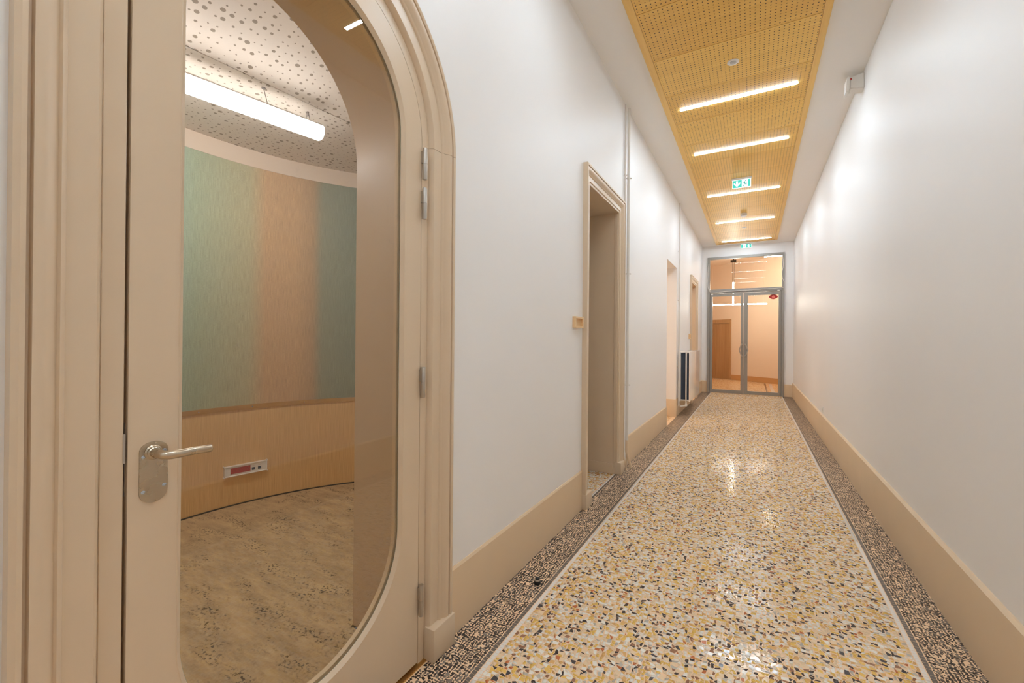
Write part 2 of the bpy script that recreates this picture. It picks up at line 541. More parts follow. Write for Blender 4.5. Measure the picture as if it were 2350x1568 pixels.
def chip_quads(x0, x1, y0, y1, pitch, rng, shrink=(0.62, 0.97), jit=0.46, rot=22, drop=0.02):
    nx = max(1, int(round((x1 - x0) / pitch))); ny = max(1, int(round((y1 - y0) / pitch)))
    gx, gy = np.meshgrid(np.linspace(x0, x1, nx + 1), np.linspace(y0, y1, ny + 1))
    px, py = (x1 - x0) / nx, (y1 - y0) / ny
    jx = (rng.random(gx.shape) - 0.5) * 2 * jit * px; jy = (rng.random(gy.shape) - 0.5) * 2 * jit * py
    jx[:, 0] = jx[:, -1] = 0; jy[0, :] = jy[-1, :] = 0
    gx = gx + jx; gy = gy + jy
    q = np.stack([np.stack([gx[:-1, :-1], gy[:-1, :-1]], -1), np.stack([gx[:-1, 1:], gy[:-1, 1:]], -1), np.stack([gx[1:, 1:], gy[1:, 1:]], -1), np.stack([gx[1:, :-1], gy[1:, :-1]], -1)], 2).reshape(-1, 4, 2)
    c = q.mean(1, keepdims=True)
    s = shrink[0] + (shrink[1] - shrink[0]) * rng.random((len(q), 1, 1)) ** 0.7
    d = (q - c) * s
    t = (rng.random(len(q)) - 0.5) * 2 * math.radians(rot)
    k = 1.0 + (rng.random(len(q)) - 0.5) * 0.5
    ct, st = np.cos(t)[:, None], np.sin(t)[:, None]
    dx, dy = d[..., 0] * k[:, None], d[..., 1] / k[:, None]
    o = c + np.stack([dx * ct - dy * st, dx * st + dy * ct], -1)
    o[..., 0] = np.clip(o[..., 0], x0, x1)
    return o[rng.random(len(o)) > drop]

def chip_mesh(name, quads, heights, idx, mats, parent):
    n = len(quads)
    top = np.concatenate([quads, heights[:, None, None] * np.ones((n, 4, 1)) if heights.ndim == 1 else heights[..., None]], 2)
    bot = top.copy(); bot[..., 2] = -0.0005
    V = np.stack([bot, top], 1).reshape(-1, 3)
    b = np.arange(n)[:, None] * 8
    faces = np.stack([b + np.array([[4, 5, 6, 7]]), b + np.array([[0, 1, 5, 4]]), b + np.array([[1, 2, 6, 5]]), b + np.array([[2, 3, 7, 6]]), b + np.array([[3, 0, 4, 7]])], 1).reshape(-1, 4)
    me = bpy.data.meshes.new(name)
    me.vertices.add(len(V)); me.vertices.foreach_set('co', V.ravel())
    me.loops.add(faces.size); me.loops.foreach_set('vertex_index', faces.ravel().astype(np.int32))
    me.polygons.add(len(faces))
    me.polygons.foreach_set('loop_start', np.arange(0, faces.size, 4, dtype=np.int32))
    for m in mats: me.materials.append(m)
    me.polygons.foreach_set('material_index', np.repeat(idx, 5).astype(np.int32))
    me.update(calc_edges=True); me.validate()
    o = bpy.data.objects.new(name, me)
    return put(o, parent)

def single_chip(name, quad, h, mat, parent):
    c = quad.mean(0)
    V = [(q[0] - c[0], q[1] - c[1], -0.0005) for q in quad] + [(q[0] - c[0], q[1] - c[1], hh) for q, hh in zip(quad, h)]
    me = bpy.data.meshes.new(name)
    me.from_pydata(V, [], [(4, 5, 6, 7), (0, 1, 5, 4), (1, 2, 6, 5), (2, 3, 7, 6), (3, 0, 4, 7)])
    me.materials.append(mat)
    o = bpy.data.objects.new(name, me)
    o.location = (c[0], c[1], 0)
    return put(o, parent)

def px_area(quads):
    P = np.concatenate([quads, np.zeros((len(quads), 4, 1))], 2)
    u, v = project(P.reshape(-1, 3)); u = u.reshape(-1, 4); v = v.reshape(-1, 4)
    a = 0.5 * np.abs((u * np.roll(v, -1, 1) - v * np.roll(u, -1, 1)).sum(1))
    inside = ((u > 0) & (u < 2350) & (v > 0) & (v < 1568)).all(1)
    return np.where(inside, a, 0)

def build_floor():
    rng = np.random.default_rng(11)
    fl = box('floor', XL - 0.05, XR + 0.05, YN, YE + 0.2, -0.12, 0.0, M['mortar'])
    tag(fl, 'polished terrazzo corridor floor of yellow and white chips with dark borders', 'floor', kind='structure')
    WL, WR = (-0.948, -0.930), (0.598, 0.616)          # white rows
    DL, DR = (-0.972, -0.951), (0.619, 0.640)          # grey rows on their outer side
    y0, y1 = 0.6, YE - 0.02
    main = chip_quads(WL[1] + 0.001, WR[0] - 0.001, y0, y1, 0.0158, rng)
    extra = chip_quads(XB + 0.05, XL - 0.035, D2[0], D2[1], 0.0172, rng)
    allq = np.concatenate([main, extra])
    w = np.array([c[2] for c in CHIPS])
    idx = rng.choice(len(CHIPS), len(allq), p=w / w.sum())
    we = np.array([0.42, 0.22, 0.06, 0.26, 0.0, 0.02, 0.0, 0.02])
    idx[len(main):] = rng.choice(len(CHIPS), len(extra), p=we)
    cl = np.concatenate([chip_quads(XL + 0.008, DL[0] - 0.001, y0, y1, 0.0132, rng, (0.52, 0.97), 0.46, 60, 0.05), chip_quads(DR[1] + 0.001, XR - 0.008, y0, y1, 0.0132, rng, (0.52, 0.97), 0.46, 60, 0.05)])
    wb = np.array([c[2] for c in BORDER])
    idb = rng.choice(len(BORDER), len(cl), p=wb / wb.sum()) + len(CHIPS)
    Q = np.concatenate([allq, cl]); I = np.concatenate([idx, idb])
    H = 0.0004 + 0.00012 * (rng.random((len(Q), 4)) - 0.5)
    mats = [M[n] for n, c, w_ in CHIPS + BORDER]
    area = px_area(Q)
    big = set(np.argsort(-area)[:300].tolist())
    for k in sorted(big):
        single_chip('chip', Q[k], H[k], mats[I[k]], fl)
    keep = np.array([k not in big for k in range(len(Q))])
    o = chip_mesh('terrazzo_chips', Q[keep], H[keep], I[keep], mats, fl)
    o['kind'] = 'stuff'
    # rows of small square tesserae
    rows, rid = [], []
    def row(xa, xb, ya, yb, step, mid, wob):
        n = int((yb - ya) / step)
        ys = np.linspace(ya, yb, n + 1)
        for a, b in zip(ys[:-1], ys[1:]):
            g = 0.0011
            rows.append([(xa + rng.random() * wob, a + g), (xb - rng.random() * wob, a + g * rng.random() * 2), (xb - rng.random() * wob, b - g), (xa + rng.random() * wob, b - g * rng.random() * 2)])
            rid.append(mid)
    for xa, xb in (WL, WR): row(xa, xb, y0, y1, 0.0185, 0, 0.0012)
    for xa, xb in (DL, DR): row(xa, xb, y0, y1, 0.0205, 1, 0.0018)
    row(XL - 0.030, XL - 0.014, D2[0], D2[1], 0.0185, 0, 0.001)
    row(XL - 0.013, XL + 0.006, D2[0], D2[1], 0.02, 1, 0.001)
    R = np.array(rows); RI = np.array(rid)
    RH = 0.0005 + 0.00012 * (rng.random((len(R), 4)) - 0.5)
    area = px_area(R)
    big = set(np.argsort(-area)[:300].tolist())
    tm = [M['tess_white'], M['tess_dark']]
    for k in sorted(big):
        single_chip('tessera', R[k], RH[k], tm[RI[k]], fl)
    keep = np.array([k not in big for k in range(len(R))])
    o = chip_mesh('tessera_rows', R[keep], RH[keep], RI[keep], tm, fl)
    o['kind'] = 'stuff'
build_floor()

# ------------------------------------------------------------------ skirtings
def skirting(side, segs, h, label):
    root = empty('baseboard_' + side, ((XL if side == 'left' else XR), segs[0][0], 0))
    for y0, y1 in segs:
        if side == 'left':
            prof = [(XL - 0.002, 0.001), (XL + 0.010, 0.001), (XL + 0.010, h - 0.012), (XL + 0.004, h), (XL - 0.002, h)]
        else:
            prof = [(XR + 0.002, 0.001), (XR - 0.020, 0.001), (XR - 0.020, h - 0.012), (XR - 0.008, h), (XR + 0.002, h)]
        poly_plate('skirting_board', prof, y0, y1, 'Y', M['beige_base'], root)
    tag(root, label, 'baseboard', kind='structure')
    return root
skirting('left', [(YN, YC - 0.655), (YC + 0.652, D2[0] - 0.139), (4.56, O3[0]), (O3[1], D4[0] - 0.139), (D4[1] + 0.139, YE)], 0.306, 'tall beige skirting at the foot of the left wall')
skirting('right', [(YN, 4.700), (4.7025, YE)], 0.337, 'tall beige skirting along the right wall with a butt joint')
r = empty('baseboard_far', (0, YE, 0))
poly_plate('skirting_board', [(YE + 0.002, 0.001), (YE - 0.012, 0.001), (YE - 0.012, 0.285), (YE - 0.005, 0.297), (YE + 0.002, 0.297)], XL, -1.042, 'X', M['beige_base'], r)
poly_plate('skirting_board', [(YE + 0.002, 0.001), (YE - 0.012, 0.001), (YE - 0.012, 0.285), (YE - 0.005, 0.297), (YE + 0.002, 0.297)], 0.648, XR, 'X', M['beige_base'], r)
tag(r, 'short beige skirting pieces beside the grey glazed doors', 'baseboard', kind='structure')
r = empty('baseboard_opening', (XL, O3[1], 0))
box('skirting_board', XB, XL, O3[1] - 0.012, O3[1] + 0.001, 0.001, 0.30, M['beige_base'], r, 0.003)
box('skirting_board', XB, XL, O3[0] - 0.001, O3[0] + 0.012, 0.001, 0.30, M['beige_base'], r, 0.003)
tag(r, 'beige skirting inside the plain opening before the radiator', 'baseboard', kind='structure')

# ------------------------------------------------------------------ arched door: casing, frame, leaf, furniture
PROF = [(.512, -1.20), (.512, -1.182), (.515, -1.176), (.518, -1.166), (.524, -1.160), (.570, -1.160), (.573, -1.154), (.579, -1.151), (.583, -1.156), (.588, -1.152), (.597, -1.144), (.606, -1.139), (.618, -1.139), (.620, -1.152), (.6245, -1.152), (.627, -1.138), (.635, -1.135), (.644, -1.139), (.644, -1.172)]
def sweep(name, stations, mat, parent):
    """stations: list of rings (lists of points) joined into one skin with capped ends"""
    n = len(stations[0]); verts = [p for s in stations for p in s]; faces = []
    for i in range(len(stations) - 1):
        for j in range(n - 1):
            faces.append((i * n + j, i * n + j + 1, (i + 1) * n + j + 1, (i + 1) * n + j))
        faces.append((i * n + n - 1, i * n, (i + 1) * n, (i + 1) * n + n - 1))
    faces.append(tuple(range(n))); faces.append(tuple((len(stations) - 1) * n + k for k in range(n)))
    o = mesh(name, verts, faces, mat, parent, True)
    return o

def build_arch_trim():
    root = empty('trim_1', (XL, YC, 0))
    for s in (-1, 1):
        sweep('casing_jamb', [[(x, YC + s * r, z) for r, x in PROF] for z in (0.128, ZS - 0.0015)], M['beige'], root)
        a, b = sorted((YC + s * 0.508, YC + s * 0.650))
        box('plinth_block', XL - 0.01, -1.127, a, b, 0.001, 0.136, M['beige'], root, 0.004)
        box('jamb', -1.262, -1.181, *sorted((YC + s * 0.472, YC + s * 0.5115)), 0.001, ZS, M['beige'], root, 0.0015, 1)
        box('door_seal', -1.245, -1.228, *sorted((YC + s * 0.455, YC + s * 0.4715)), 0.03, ZS, M['seal'], root)
    st = []
    for i in range(49):
        t = math.pi - math.pi * i / 48
        st.append([(x, YC + r * math.cos(t), ZS + r * math.sin(t)) for r, x in PROF])
    sweep('casing_arch', st, M['beige'], root)
    def arc_box(name, ra, rb, xa, xb, mat):
        st = []
        for i in range(49):
            t = math.pi - math.pi * i / 48
            st.append([(x, YC + r * math.cos(t), ZS + r * math.sin(t)) for r, x in ((ra, xa), (rb, xa), (rb, xb), (ra, xb))])
        sweep(name, st, mat, root)
    arc_box('jamb_arch', 0.472, 0.5115, -1.262, -1.181, M['beige'])
    arc_box('door_seal', 0.455, 0.4715, -1.245, -1.228, M['seal'])
    # reveal lining of the thick wall
    st = []
    R0, R1 = 0.498, 0.512
    for (y, z), (y2, z2), (y3, z3) in zip(arch(R0, 0.001, 48), arch(R1, 0.001, 48), arch(R1 + 0.018, 0.001, 48)):
        st.append([(-1.262, y, z), (XB - 0.004, y2, z2), (XB - 0.004, y3, z3), (-1.262, y3, z3)])
    sweep('reveal_lining', st, M['beige'], root)
    box('strike_plate', -1.186, -1.1795, YC - 0.4735, YC - 0.4695, 1.055, 1.118, M['steel'], root)
    tag(root, 'moulded beige arched casing and lining around the glazed door', 'door trim', kind='structure')
build_arch_trim()

def stadium(r, n=32, zt=ZS, zb=ZB, yc=YC):
    pts = [(yc + r * math.cos(math.pi * i / n), zt + r * math.sin(math.pi * i / n)) for i in range(n + 1)]
    pts += [(yc + r * math.cos(math.pi + math.pi * i / n), zb + r * math.sin(math.pi + math.pi * i / n)) for i in range(n + 1)]
    return pts

def build_arch_door():
    root = empty('door_1', (XF, YC, 0.018))
    RO, RI = 0.466, 0.373
    outer = arch(RO, 0.018, 48)
    poly_plate('door_leaf', outer, XF, XF - 0.045, 'X', M['beige'], root, holes=[stadium(RI)], smooth=True)
    # bevelled glazing bead
    prof = [(RI + 0.001, XF - 0.0005), (RI - 0.001, XF + 0.0015), (RI - 0.012, XF - 0.011), (RI - 0.012, XF - 0.013), (RI + 0.001, XF - 0.013)]
    rings = [stadium(r, 40) for r, x in prof]
    st = [[(prof[j][1], rings[j][i][0], rings[j][i][1]) for j in range(len(prof))] for i in range(len(rings[0]))]
    st.append(st[0])
    n = len(prof); verts = [p for s in st[:-1] for p in s]; m = len(st) - 1; faces = []
    for i in range(m):
        for j in range(n):
            faces.append((i * n + j, i * n + (j + 1) % n, ((i + 1) % m) * n + (j + 1) % n, ((i + 1) % m) * n + j))
    mesh('glazing_bead', verts, faces, M['beige'], root, True)
    prof2 = [(RI + 0.001, XF - 0.023), (RI - 0.016, XF - 0.023), (RI - 0.016, XF - 0.040), (RI + 0.001, XF - 0.045)]
    rings = [stadium(r, 40) for r, x in prof2]
    n = 4; verts = [(prof2[j][1], rings[j][i][0], rings[j][i][1]) for i in range(m) for j in range(n)]
    faces = [(i * n + j, i * n + (j + 1) % n, ((i + 1) % m) * n + (j + 1) % n, ((i + 1) % m) * n + j) for i in range(m) for j in range(n)]
    bead = mesh('inner_glazing_bead', verts, faces, M['beige_base'], root, True)
    for zz in (0.72, 0.93, 1.14, 1.36, 1.58, 1.80, 2.0):          # bead pins seen through the glass edge
        lathe('pin', [(0.0016, 0), (0.0016, 0.001)], (XF - 0.030, YC + RI - 0.0158, zz), M['steel'], bead, (0, -1, 0), 8)
    g = poly_plate('glass_pane', stadium(RI - 0.004), XF - 0.0135, XF - 0.0215, 'X', M['glass'], root)
    rings = [stadium(RI - 0.011, 40), stadium(RI - 0.013, 40)]
    verts = []; faces = []
    for i in range(m):
        (a, b), (c, d) = rings[0][i], rings[1][i]
        verts += [(XF - 0.0131, a, b), (XF - 0.0131, c, d), (XF - 0.0134, c, d), (XF - 0.0134, a, b)]
    faces = [(i * 4 + j, i * 4 + (j + 1) % 4, ((i + 1) % m) * 4 + (j + 1) % 4, ((i + 1) % m) * 4 + j) for i in range(m) for j in range(4)]
    mesh('glass_seal_line', verts, faces, M['glass_edge'], root)
    # hinges
    for z0, z1 in ((1.972, 2.100), (1.812, 1.938), (1.090, 1.214), (0.208, 0.334)):
        zm = (z0 + z1) / 2
        h = lathe('hinge', [(0.0088, 0), (0.0096, 0.002), (0.0096, zm - z0 - 0.0012), (0.0084, zm - z0 - 0.0008), (0.0084, zm - z0 + 0.0008), (0.0096, zm - z0 + 0.0012), (0.0096, z1 - z0 - 0.002), (0.0088, z1 - z0)], (XF + 0.014, YC + 0.4705, z0), M['steel'], root, (0, 0, 1), 20)
        box('hinge_leaf', XF - 0.004, XF + 0.012, YC + 0.462, YC + 0.4695, zm + 0.004, z1 - 0.012, M['steel'], h)
    # lever handle on an oval plate
    yb, zb = 0.452, 1.0730
    rp = 0.0265
    pl = [(yb + rp * math.cos(math.pi * i / 16), 1.0730 + rp * 0.75 * math.sin(math.pi * i / 16)) for i in range(17)]
    pl += [(yb + rp * math.cos(math.pi + math.pi * i / 16), 0.9810 + rp * 0.95 * math.sin(math.pi + math.pi * i / 16)) for i in range(17)]
    hb = poly_plate('handle_plate', pl, XF - 0.001, XF + 0.0028, 'X', M['nickel'], root)
    for dy, dz in ((-0.0195, 1.0610), (0.0195, 1.0690), (-0.0195, 0.9830), (0.0195, 0.9900)):
        lathe('screw', [(0.0042, 0), (0.0042, 0.0008), (0.0030, 0.0014), (0.0012, 0.0012)], (XF + 0.0026, yb + dy, dz), M['screw'], hb, (1, 0, 0), 14)
    lathe('rose', [(0.0165, 0), (0.0165, 0.003), (0.0140, 0.0055), (0.0125, 0.0055), (0.0125, 0.008), (0.0105, 0.010)], (XF + 0.0026, yb - 0.002, 1.0690), M['nickel'], hb, (1, 0, 0), 28)
    # lever: neck out of the door, then a bend and a blade towards the hinges
    X0 = XF + 0.010
    ctrl = [((X0, yb - 0.002, 1.0690), 0.0098, 0.0098), ((X0 + 0.020, yb - 0.002, 1.0685), 0.0095, 0.0095), ((X0 + 0.034, yb + 0.001, 1.0675), 0.0105, 0.0098), ((X0 + 0.042, yb + 0.012, 1.0665), 0.0098, 0.0098), ((X0 + 0.044, yb + 0.030, 1.0660), 0.0080, 0.0094), ((X0 + 0.044, yb + 0.055, 1.0660), 0.0068, 0.0088), ((X0 + 0.043, yb + 0.076, 1.0650), 0.0058, 0.0088), ((X0 + 0.041, yb + 0.093, 1.0640), 0.0050, 0.0090), ((X0 + 0.040, yb + 0.0952, 1.0640), 0.0040, 0.0078)]
    verts, faces, seg = [], [], 16
    for i, (p, ra, rb) in enumerate(ctrl):
        p = Vector(p)
        d = (Vector(ctrl[min(i + 1, len(ctrl) - 1)][0]) - Vector(ctrl[max(i - 1, 0)][0])).normalized()
        up = Vector((0, 0, 1)); side = d.cross(up).normalized(); up2 = side.cross(d)
        for k in range(seg):
            t = 2 * math.pi * k / seg
            verts.append(p + side * math.cos(t) * ra + up2 * math.sin(t) * rb)
    for i in range(len(ctrl) - 1):
        for k in range(seg):
            faces.append((i * seg + k, i * seg + (k + 1) % seg, (i + 1) * seg + (k + 1) % seg, (i + 1) * seg + k))
    faces += [tuple(range(seg)), tuple((len(ctrl) - 1) * seg + k for k in range(seg))]
    mesh('lever', verts, faces, M['nickel'], hb, True)
    # handle on the room side, just visible past the stile
    hr = poly_plate('inner_handle_plate', pl, XF - 0.0478, XF - 0.044, 'X', M['nickel'], root)
    tube('lever', [(XF - 0.047, yb, 1.0690), (XF - 0.085, yb, 1.0690), (XF - 0.092, yb + 0.012, 1.0690), (XF - 0.093, yb + 0.092, 1.0670)], 0.008, M['nickel'], hr)
    box('lock_edge', XF - 0.030, XF - 0.014, YC - RO - 0.0012, YC - RO + 0.002, 0.98, 1.14, M['steel'], root)
    tag(root, 'beige arched door with a tall rounded glass pane and lever handle', 'door', kind='structure')
    # threshold
    t = box('trim_threshold', -1.262, -1.166, YC - 0.512, YC + 0.512, -0.002, 0.006, M['brass'], None, 0.001, 1)
    tag(t, 'thin brass threshold strip under the arched door', 'threshold', kind='structure')
build_arch_door()

# ------------------------------------------------------------------ rectangular cased openings
RPROF = [(0.0004, -1.1735), (0.0004, -1.163), (.020, -1.163), (.023, -1.156), (.060, -1.156), (.064, -1.150), (.071, -1.147), (.075, -1.152), (.080, -1.147), (.089, -1.140), (.098, -1.135), (.111, -1.135), (.113, -1.147), (.117, -1.147), (.119, -1.132), (.128, -1.129), (.136, -1.132), (.136, -1.172)]
def cased_opening(name, d, label):
    y0, y1, h = d
    root = empty(name, (XL, (y0 + y1) / 2, 0))
    sweep('casing_jamb', [[(x, y0 - o, 0.11) for o, x in RPROF], [(x, y0 - o, h + o) for o, x in RPROF]], M['beige'], root)
    sweep('casing_head', [[(x, y0 - o, h + o) for o, x in RPROF], [(x, y1 + o, h + o) for o, x in RPROF]], M['beige'], root)
    sweep('casing_jamb', [[(x, y1 + o, h + o) for o, x in RPROF], [(x, y1 + o, 0.11) for o, x in RPROF]], M['beige'], root)
    for a, b in ((y0 - 0.138, y0 + 0.002), (y1 - 0.002, y1 + 0.138)):
        box('plinth_block', XL - 0.02, -1.125, a, b, 0.001, 0.118, M['beige'], root, 0.004)
    # linings of the thick wall with a slim stop at the corridor edge
    for s, yy in ((1, y0), (-1, y1)):
        a, b = sorted((yy - s * 0.0195, yy))
        box('jamb_lining', XB, XL - 0.002, a, b, 0.001, h, M['beige'], root)
        a, b = sorted((yy, yy + s * 0.007))
        box('stop_bead', XL - 0.034, XL - 0.003, a, b, 0.12, h - 0.007, M['beige'], root, 0.002, 1)
        a, b = sorted((yy, yy + s * 0.012))
        box('skirting_board', XB, XL - 0.036, a, b, 0.001, 0.105, M['beige'], root, 0.003, 1)
    box('head_lining', XB, XL - 0.002, y0 - 0.0195, y1 + 0.0195, h, h + 0.0195, M['beige'], root)
    tag(root, label, 'door trim', kind='structure')
cased_opening('trim_2', D2, 'moulded beige casing of the doorway nearest the arched door')
cased_opening('trim_3', D4, 'moulded beige casing of the far doorway behind the radiator')

# ------------------------------------------------------------------ wooden perforated ceiling
PX0, PX1 = -0.815, 0.476
PZ = 3.700
def build_panels():
    root = empty('wooden_ceiling_raft', ((PX0 + PX1) / 2, 4.3, PZ))
    pitch = 0.6095
    j0 = 3.169
    a0, a1 = PX0 + 0.056, PX1 - 0.050
    k = -7
    first = None
    while True:
        ya, yb = j0 + k * pitch, j0 + (k + 1) * pitch
        if ya > 11.72 - 0.05: break
        yb2 = min(yb, 11.735)
        # local origin at a hole-grid node: x centred on a column, y on the panel centre
        xo = -0.742 + 18 * 0.0322
        yo = (ya + yb) / 2
        g = 0.0028
        v = [(a0 + 0.002, ya + g, PZ), (a1 - 0.002, ya + g, PZ), (a1 - 0.002, yb2 - g, PZ), (a0 + 0.002, yb2 - g, PZ)]
        v += [(a, b, PZ + 0.016) for a, b, c in v]
        mesh('panel', v, [(0, 1, 2, 3), (4, 5, 6, 7), (0, 1, 5, 4), (1, 2, 6, 5), (2, 3, 7, 6), (3, 0, 4, 7)], M['oak'], root, origin=(xo, yo, PZ))
        k += 1
    ystart = j0 - 7 * pitch
    box('edge_board', PX0, a0, ystart, 11.745, PZ - 0.004, PZ + 0.1, M['oak_edge'], root, 0.001, 1)
    box('edge_board', a1, PX1, ystart, 11.745, PZ - 0.004, PZ + 0.1, M['oak_edge'], root, 0.001, 1)
    box('end_board', a0, a1, 11.735, 11.745, PZ - 0.004, PZ + 0.1, M['oak_edge'], root)
    box('backing', a0, a1, ystart, 11.735, PZ + 0.03, PZ + 0.04, M['black'], root)
    tag(root, 'long raft of perforated oak panels below the corridor ceiling', 'ceiling panel')
build_panels()

# ------------------------------------------------------------------ ceiling strip lights
def build_lights():
    X0, X1 = -0.670, 0.342
    y = 4.698
    root = empty('ceiling_strip_light', ((X0 + X1) / 2, y, PZ))
    box('housing', X0 - 0.003, X1 + 0.003, y - 0.0175, y + 0.0175, PZ - 0.0015, PZ + 0.0145, M['white_plastic'], root)
    box('diffuser', X0, X1, y - 0.0155, y + 0.0155, PZ - 0.0050, PZ - 0.0016, M['led'], root, 0.0015, 1)
    G = 'LED strip lights across the wooden ceiling'
    tag(root, 'white LED strip light nearest the camera, just past the round flush sensor', 'ceiling light', G)
    for yy, lb in ((5.917, 'white LED strip light second from the camera, before the hanging exit sign'), (7.750, 'white LED strip light just beyond the hanging exit sign'), (9.595, 'white LED strip light just beyond the round smoke detector'), (11.452, 'farthest white LED strip light, at the end of the wooden ceiling'), (2.238, 'LED strip light overhead, seen only mirrored in the arched door glass'), (0.40, 'added LED strip light over the camera, unseen, brightening the near corridor'), (-1.43, 'added LED strip light behind the camera, unseen, brightening the near corridor')):  # last two strips are unseen, added to light the near end
        c = dup(root, (0, yy - y, 0))
        c['label'] = lb
build_lights()

# ------------------------------------------------------------------ things on the wooden ceiling
def flush_sensor(x, y, r, label):
    root = empty('flush_sensor', (x, y, PZ))
    lathe('bezel', [(r, 0), (r, 0.003), (r * 0.92, 0.006), (r * 0.62, 0.006), (r * 0.58, 0.003), (r * 0.2, 0.003)], (x, y, PZ - 0.0005), M['white_plastic'], root, (0, 0, -1))
    lathe('lens', [(r * 0.56, 0), (r * 0.50, 0.004), (r * 0.25, 0.007), (r * 0.05, 0.008)], (x, y, PZ - 0.003), M['grey_plastic'], root, (0, 0, -1))
    tag(root, label, 'sensor', 'flush ceiling sensors')
flush_sensor(-0.163, 4.090, 0.046, 'round white flush sensor in front of the nearest strip light')
flush_sensor(-0.176, 10.186, 0.044, 'small flush sensor between the two farthest strip lights')
root = empty('smoke_detector', (-0.167, 9.066, PZ))
lathe('base', [(0.052, 0), (0.052, 0.012), (0.046, 0.016)], (-0.167, 9.066, PZ), M['white_plastic'], root, (0, 0, -1))
lathe('head', [(0.050, 0), (0.056, 0.012), (0.056, 0.024), (0.046, 0.036), (0.030, 0.043), (0.012, 0.044)], (-0.167, 9.066, PZ - 0.0161), M['white_plastic'], root, (0, 0, -1))
lathe('vent_ring', [(0.0567, 0), (0.0567, 0.006)], (-0.167, 9.066, PZ - 0.032), M['grey_plastic'], root, (0, 0, -1))
tag(root, 'round white smoke detector hanging from the wooden ceiling', 'smoke detector')

def exit_sign(cx, y, z0, w, h, flip, label, top_z):
    root = empty('exit_sign', (cx, y, z0))
    box('backing_plate', cx - w / 2, cx + w / 2, y, y + 0.008, z0, z0 + h, M['sign_white'], root)
    b = h * 0.06
    box('green_field', cx - w / 2 + b, cx + w / 2 - b, y - 0.0012, y - 0.0002, z0 + b, z0 + h - b, M['sign_green'], root)
    ia = -1 if not flip else 1                     # side the arrow is on
    ax, az, s = cx + ia * w * 0.245, z0 + h * 0.5, h * 0.36
    arrow = [(-0.30, 1.0), (0.30, 1.0), (0.30, -0.05), (0.95, 0.55), (0.95, -0.05), (0, -1.0), (-0.95, -0.05), (-0.95, 0.55), (-0.30, -0.05)]
    poly_plate('arrow', [(ax + u * s, az + v * s) for u, v in arrow], y - 0.0022, y - 0.0013, 'Y', M['sign_white'], root)
    dx = cx - ia * w * 0.17
    dw, dh = h * 0.32, h * 0.42
    d = box('doorway_symbol', dx - dw, dx + dw, y - 0.0022, y - 0.0013, z0 + h * 0.5 - dh, z0 + h * 0.5 + dh, M['sign_white'], root)
    man = [[(-0.02, 0.62), (0.30, 0.44), (0.08, -0.06), (-0.22, 0.06)], [(0.08, -0.02), (0.40, -0.22), (0.75, -0.24), (0.75, -0.40), (0.34, -0.40), (0.00, -0.20)], [(-0.22, 0.08), (0.02, -0.05), (-0.18, -0.52), (-0.52, -0.92), (-0.70, -0.80), (-0.36, -0.42)], [(0.16, 0.48), (0.30, 0.34), (0.56, 0.10), (0.74, 0.24), (0.64, 0.36), (0.54, 0.28)], [(-0.02, 0.60), (-0.44, 0.42), (-0.62, 0.08), (-0.46, 0.04), (-0.32, 0.30), (0.0, 0.42)]]
    rn = empty('runner_symbol', (dx, y - 0.0023, z0 + h * 0.5))
    rn.parent = root; rn.matrix_parent_inverse = Matrix.Translation(-Vector(root.location))
    for pl in man:
        poly_plate('limb', [(dx + ia * -1 * u * dw * 0.95, z0 + h * 0.5 + v * dh * 0.95 - dh * 0.05) for u, v in pl], y - 0.0030, y - 0.0023, 'Y', M['sign_green2'], rn)
    hd = [(dx - ia * 0.30 * dw + 0.17 * dw * math.cos(t), z0 + h * 0.5 + 0.72 * dh + 0.17 * dw * math.sin(t)) for t in [2 * math.pi * k / 14 for k in range(14)]]
    poly_plate('head', hd, y - 0.0030, y - 0.0023, 'Y', M['sign_green2'], rn)
    box('top_rail', cx - w / 2 - 0.008, cx + w / 2 + 0.008, y - 0.010, y + 0.018, z0 + h, top_z, M['white_plastic'], root, 0.002, 1)
    tag(root, label, 'exit sign', 'green exit signs')
exit_sign(-0.161, 7.060, 3.554, 0.240, 0.120, False, 'lit green exit sign hanging from the wooden ceiling, arrow on its left', 3.6998)
exit_sign(-0.166, 12.10, 3.630, 0.232, 0.098, True, 'small green exit sign above the grey glazed doors, arrow on its right', 3.745)

# ------------------------------------------------------------------ alarm on the right wall, low wall outlet
def build_alarm():
    root = empty('wall_alarm', (XR, 4.80, 3.53))
    bm = bmesh.new(); bmesh.ops.create_cube(bm, size=1.0)
    for v in bm.verts:
        near = v.co.x < 0
        v.co = Vector((XR - 0.105 if near else XR + 0.0005, 4.755 + (0.004 if near else 0) if v.co.y < 0 else 4.865 - (0.006 if near else 0), (3.565 if near else 3.548) if v.co.z < 0 else (3.668 if near else 3.686)))
    bmesh.ops.bevel(bm, geom=list(bm.edges), offset=0.008, segments=3, affect='EDGES')
    from_bm('body', bm, M['white_plastic'], root, True)
    bm = bmesh.new(); bmesh.ops.create_cube(bm, size=1.0)
    for v in bm.verts:
        v.co = Vector((XR - 0.130 + (0.024 if v.co.x > 0 else 0) + (0.006 if v.co.z > 0 else 0), 4.748 if v.co.y < 0 else 4.872, 3.541 if v.co.z < 0 else 3.672))
    bmesh.ops.bevel(bm, geom=list(bm.edges), offset=0.006, segments=2, affect='EDGES')
    from_bm('front_cover', bm, M['white_plastic'], root, True)
    lathe('indicator', [(0.008, 0), (0.008, 0.003), (0.004, 0.005)], (XR - 0.096, 4.7585, 3.648), M['red'], root, (0, -1, 0), 16)
    tag(root, 'white alarm unit with red indicator high on the right wall', 'alarm')
build_alarm()
root = empty('wall_outlet', (XR, 7.19, 0.36))
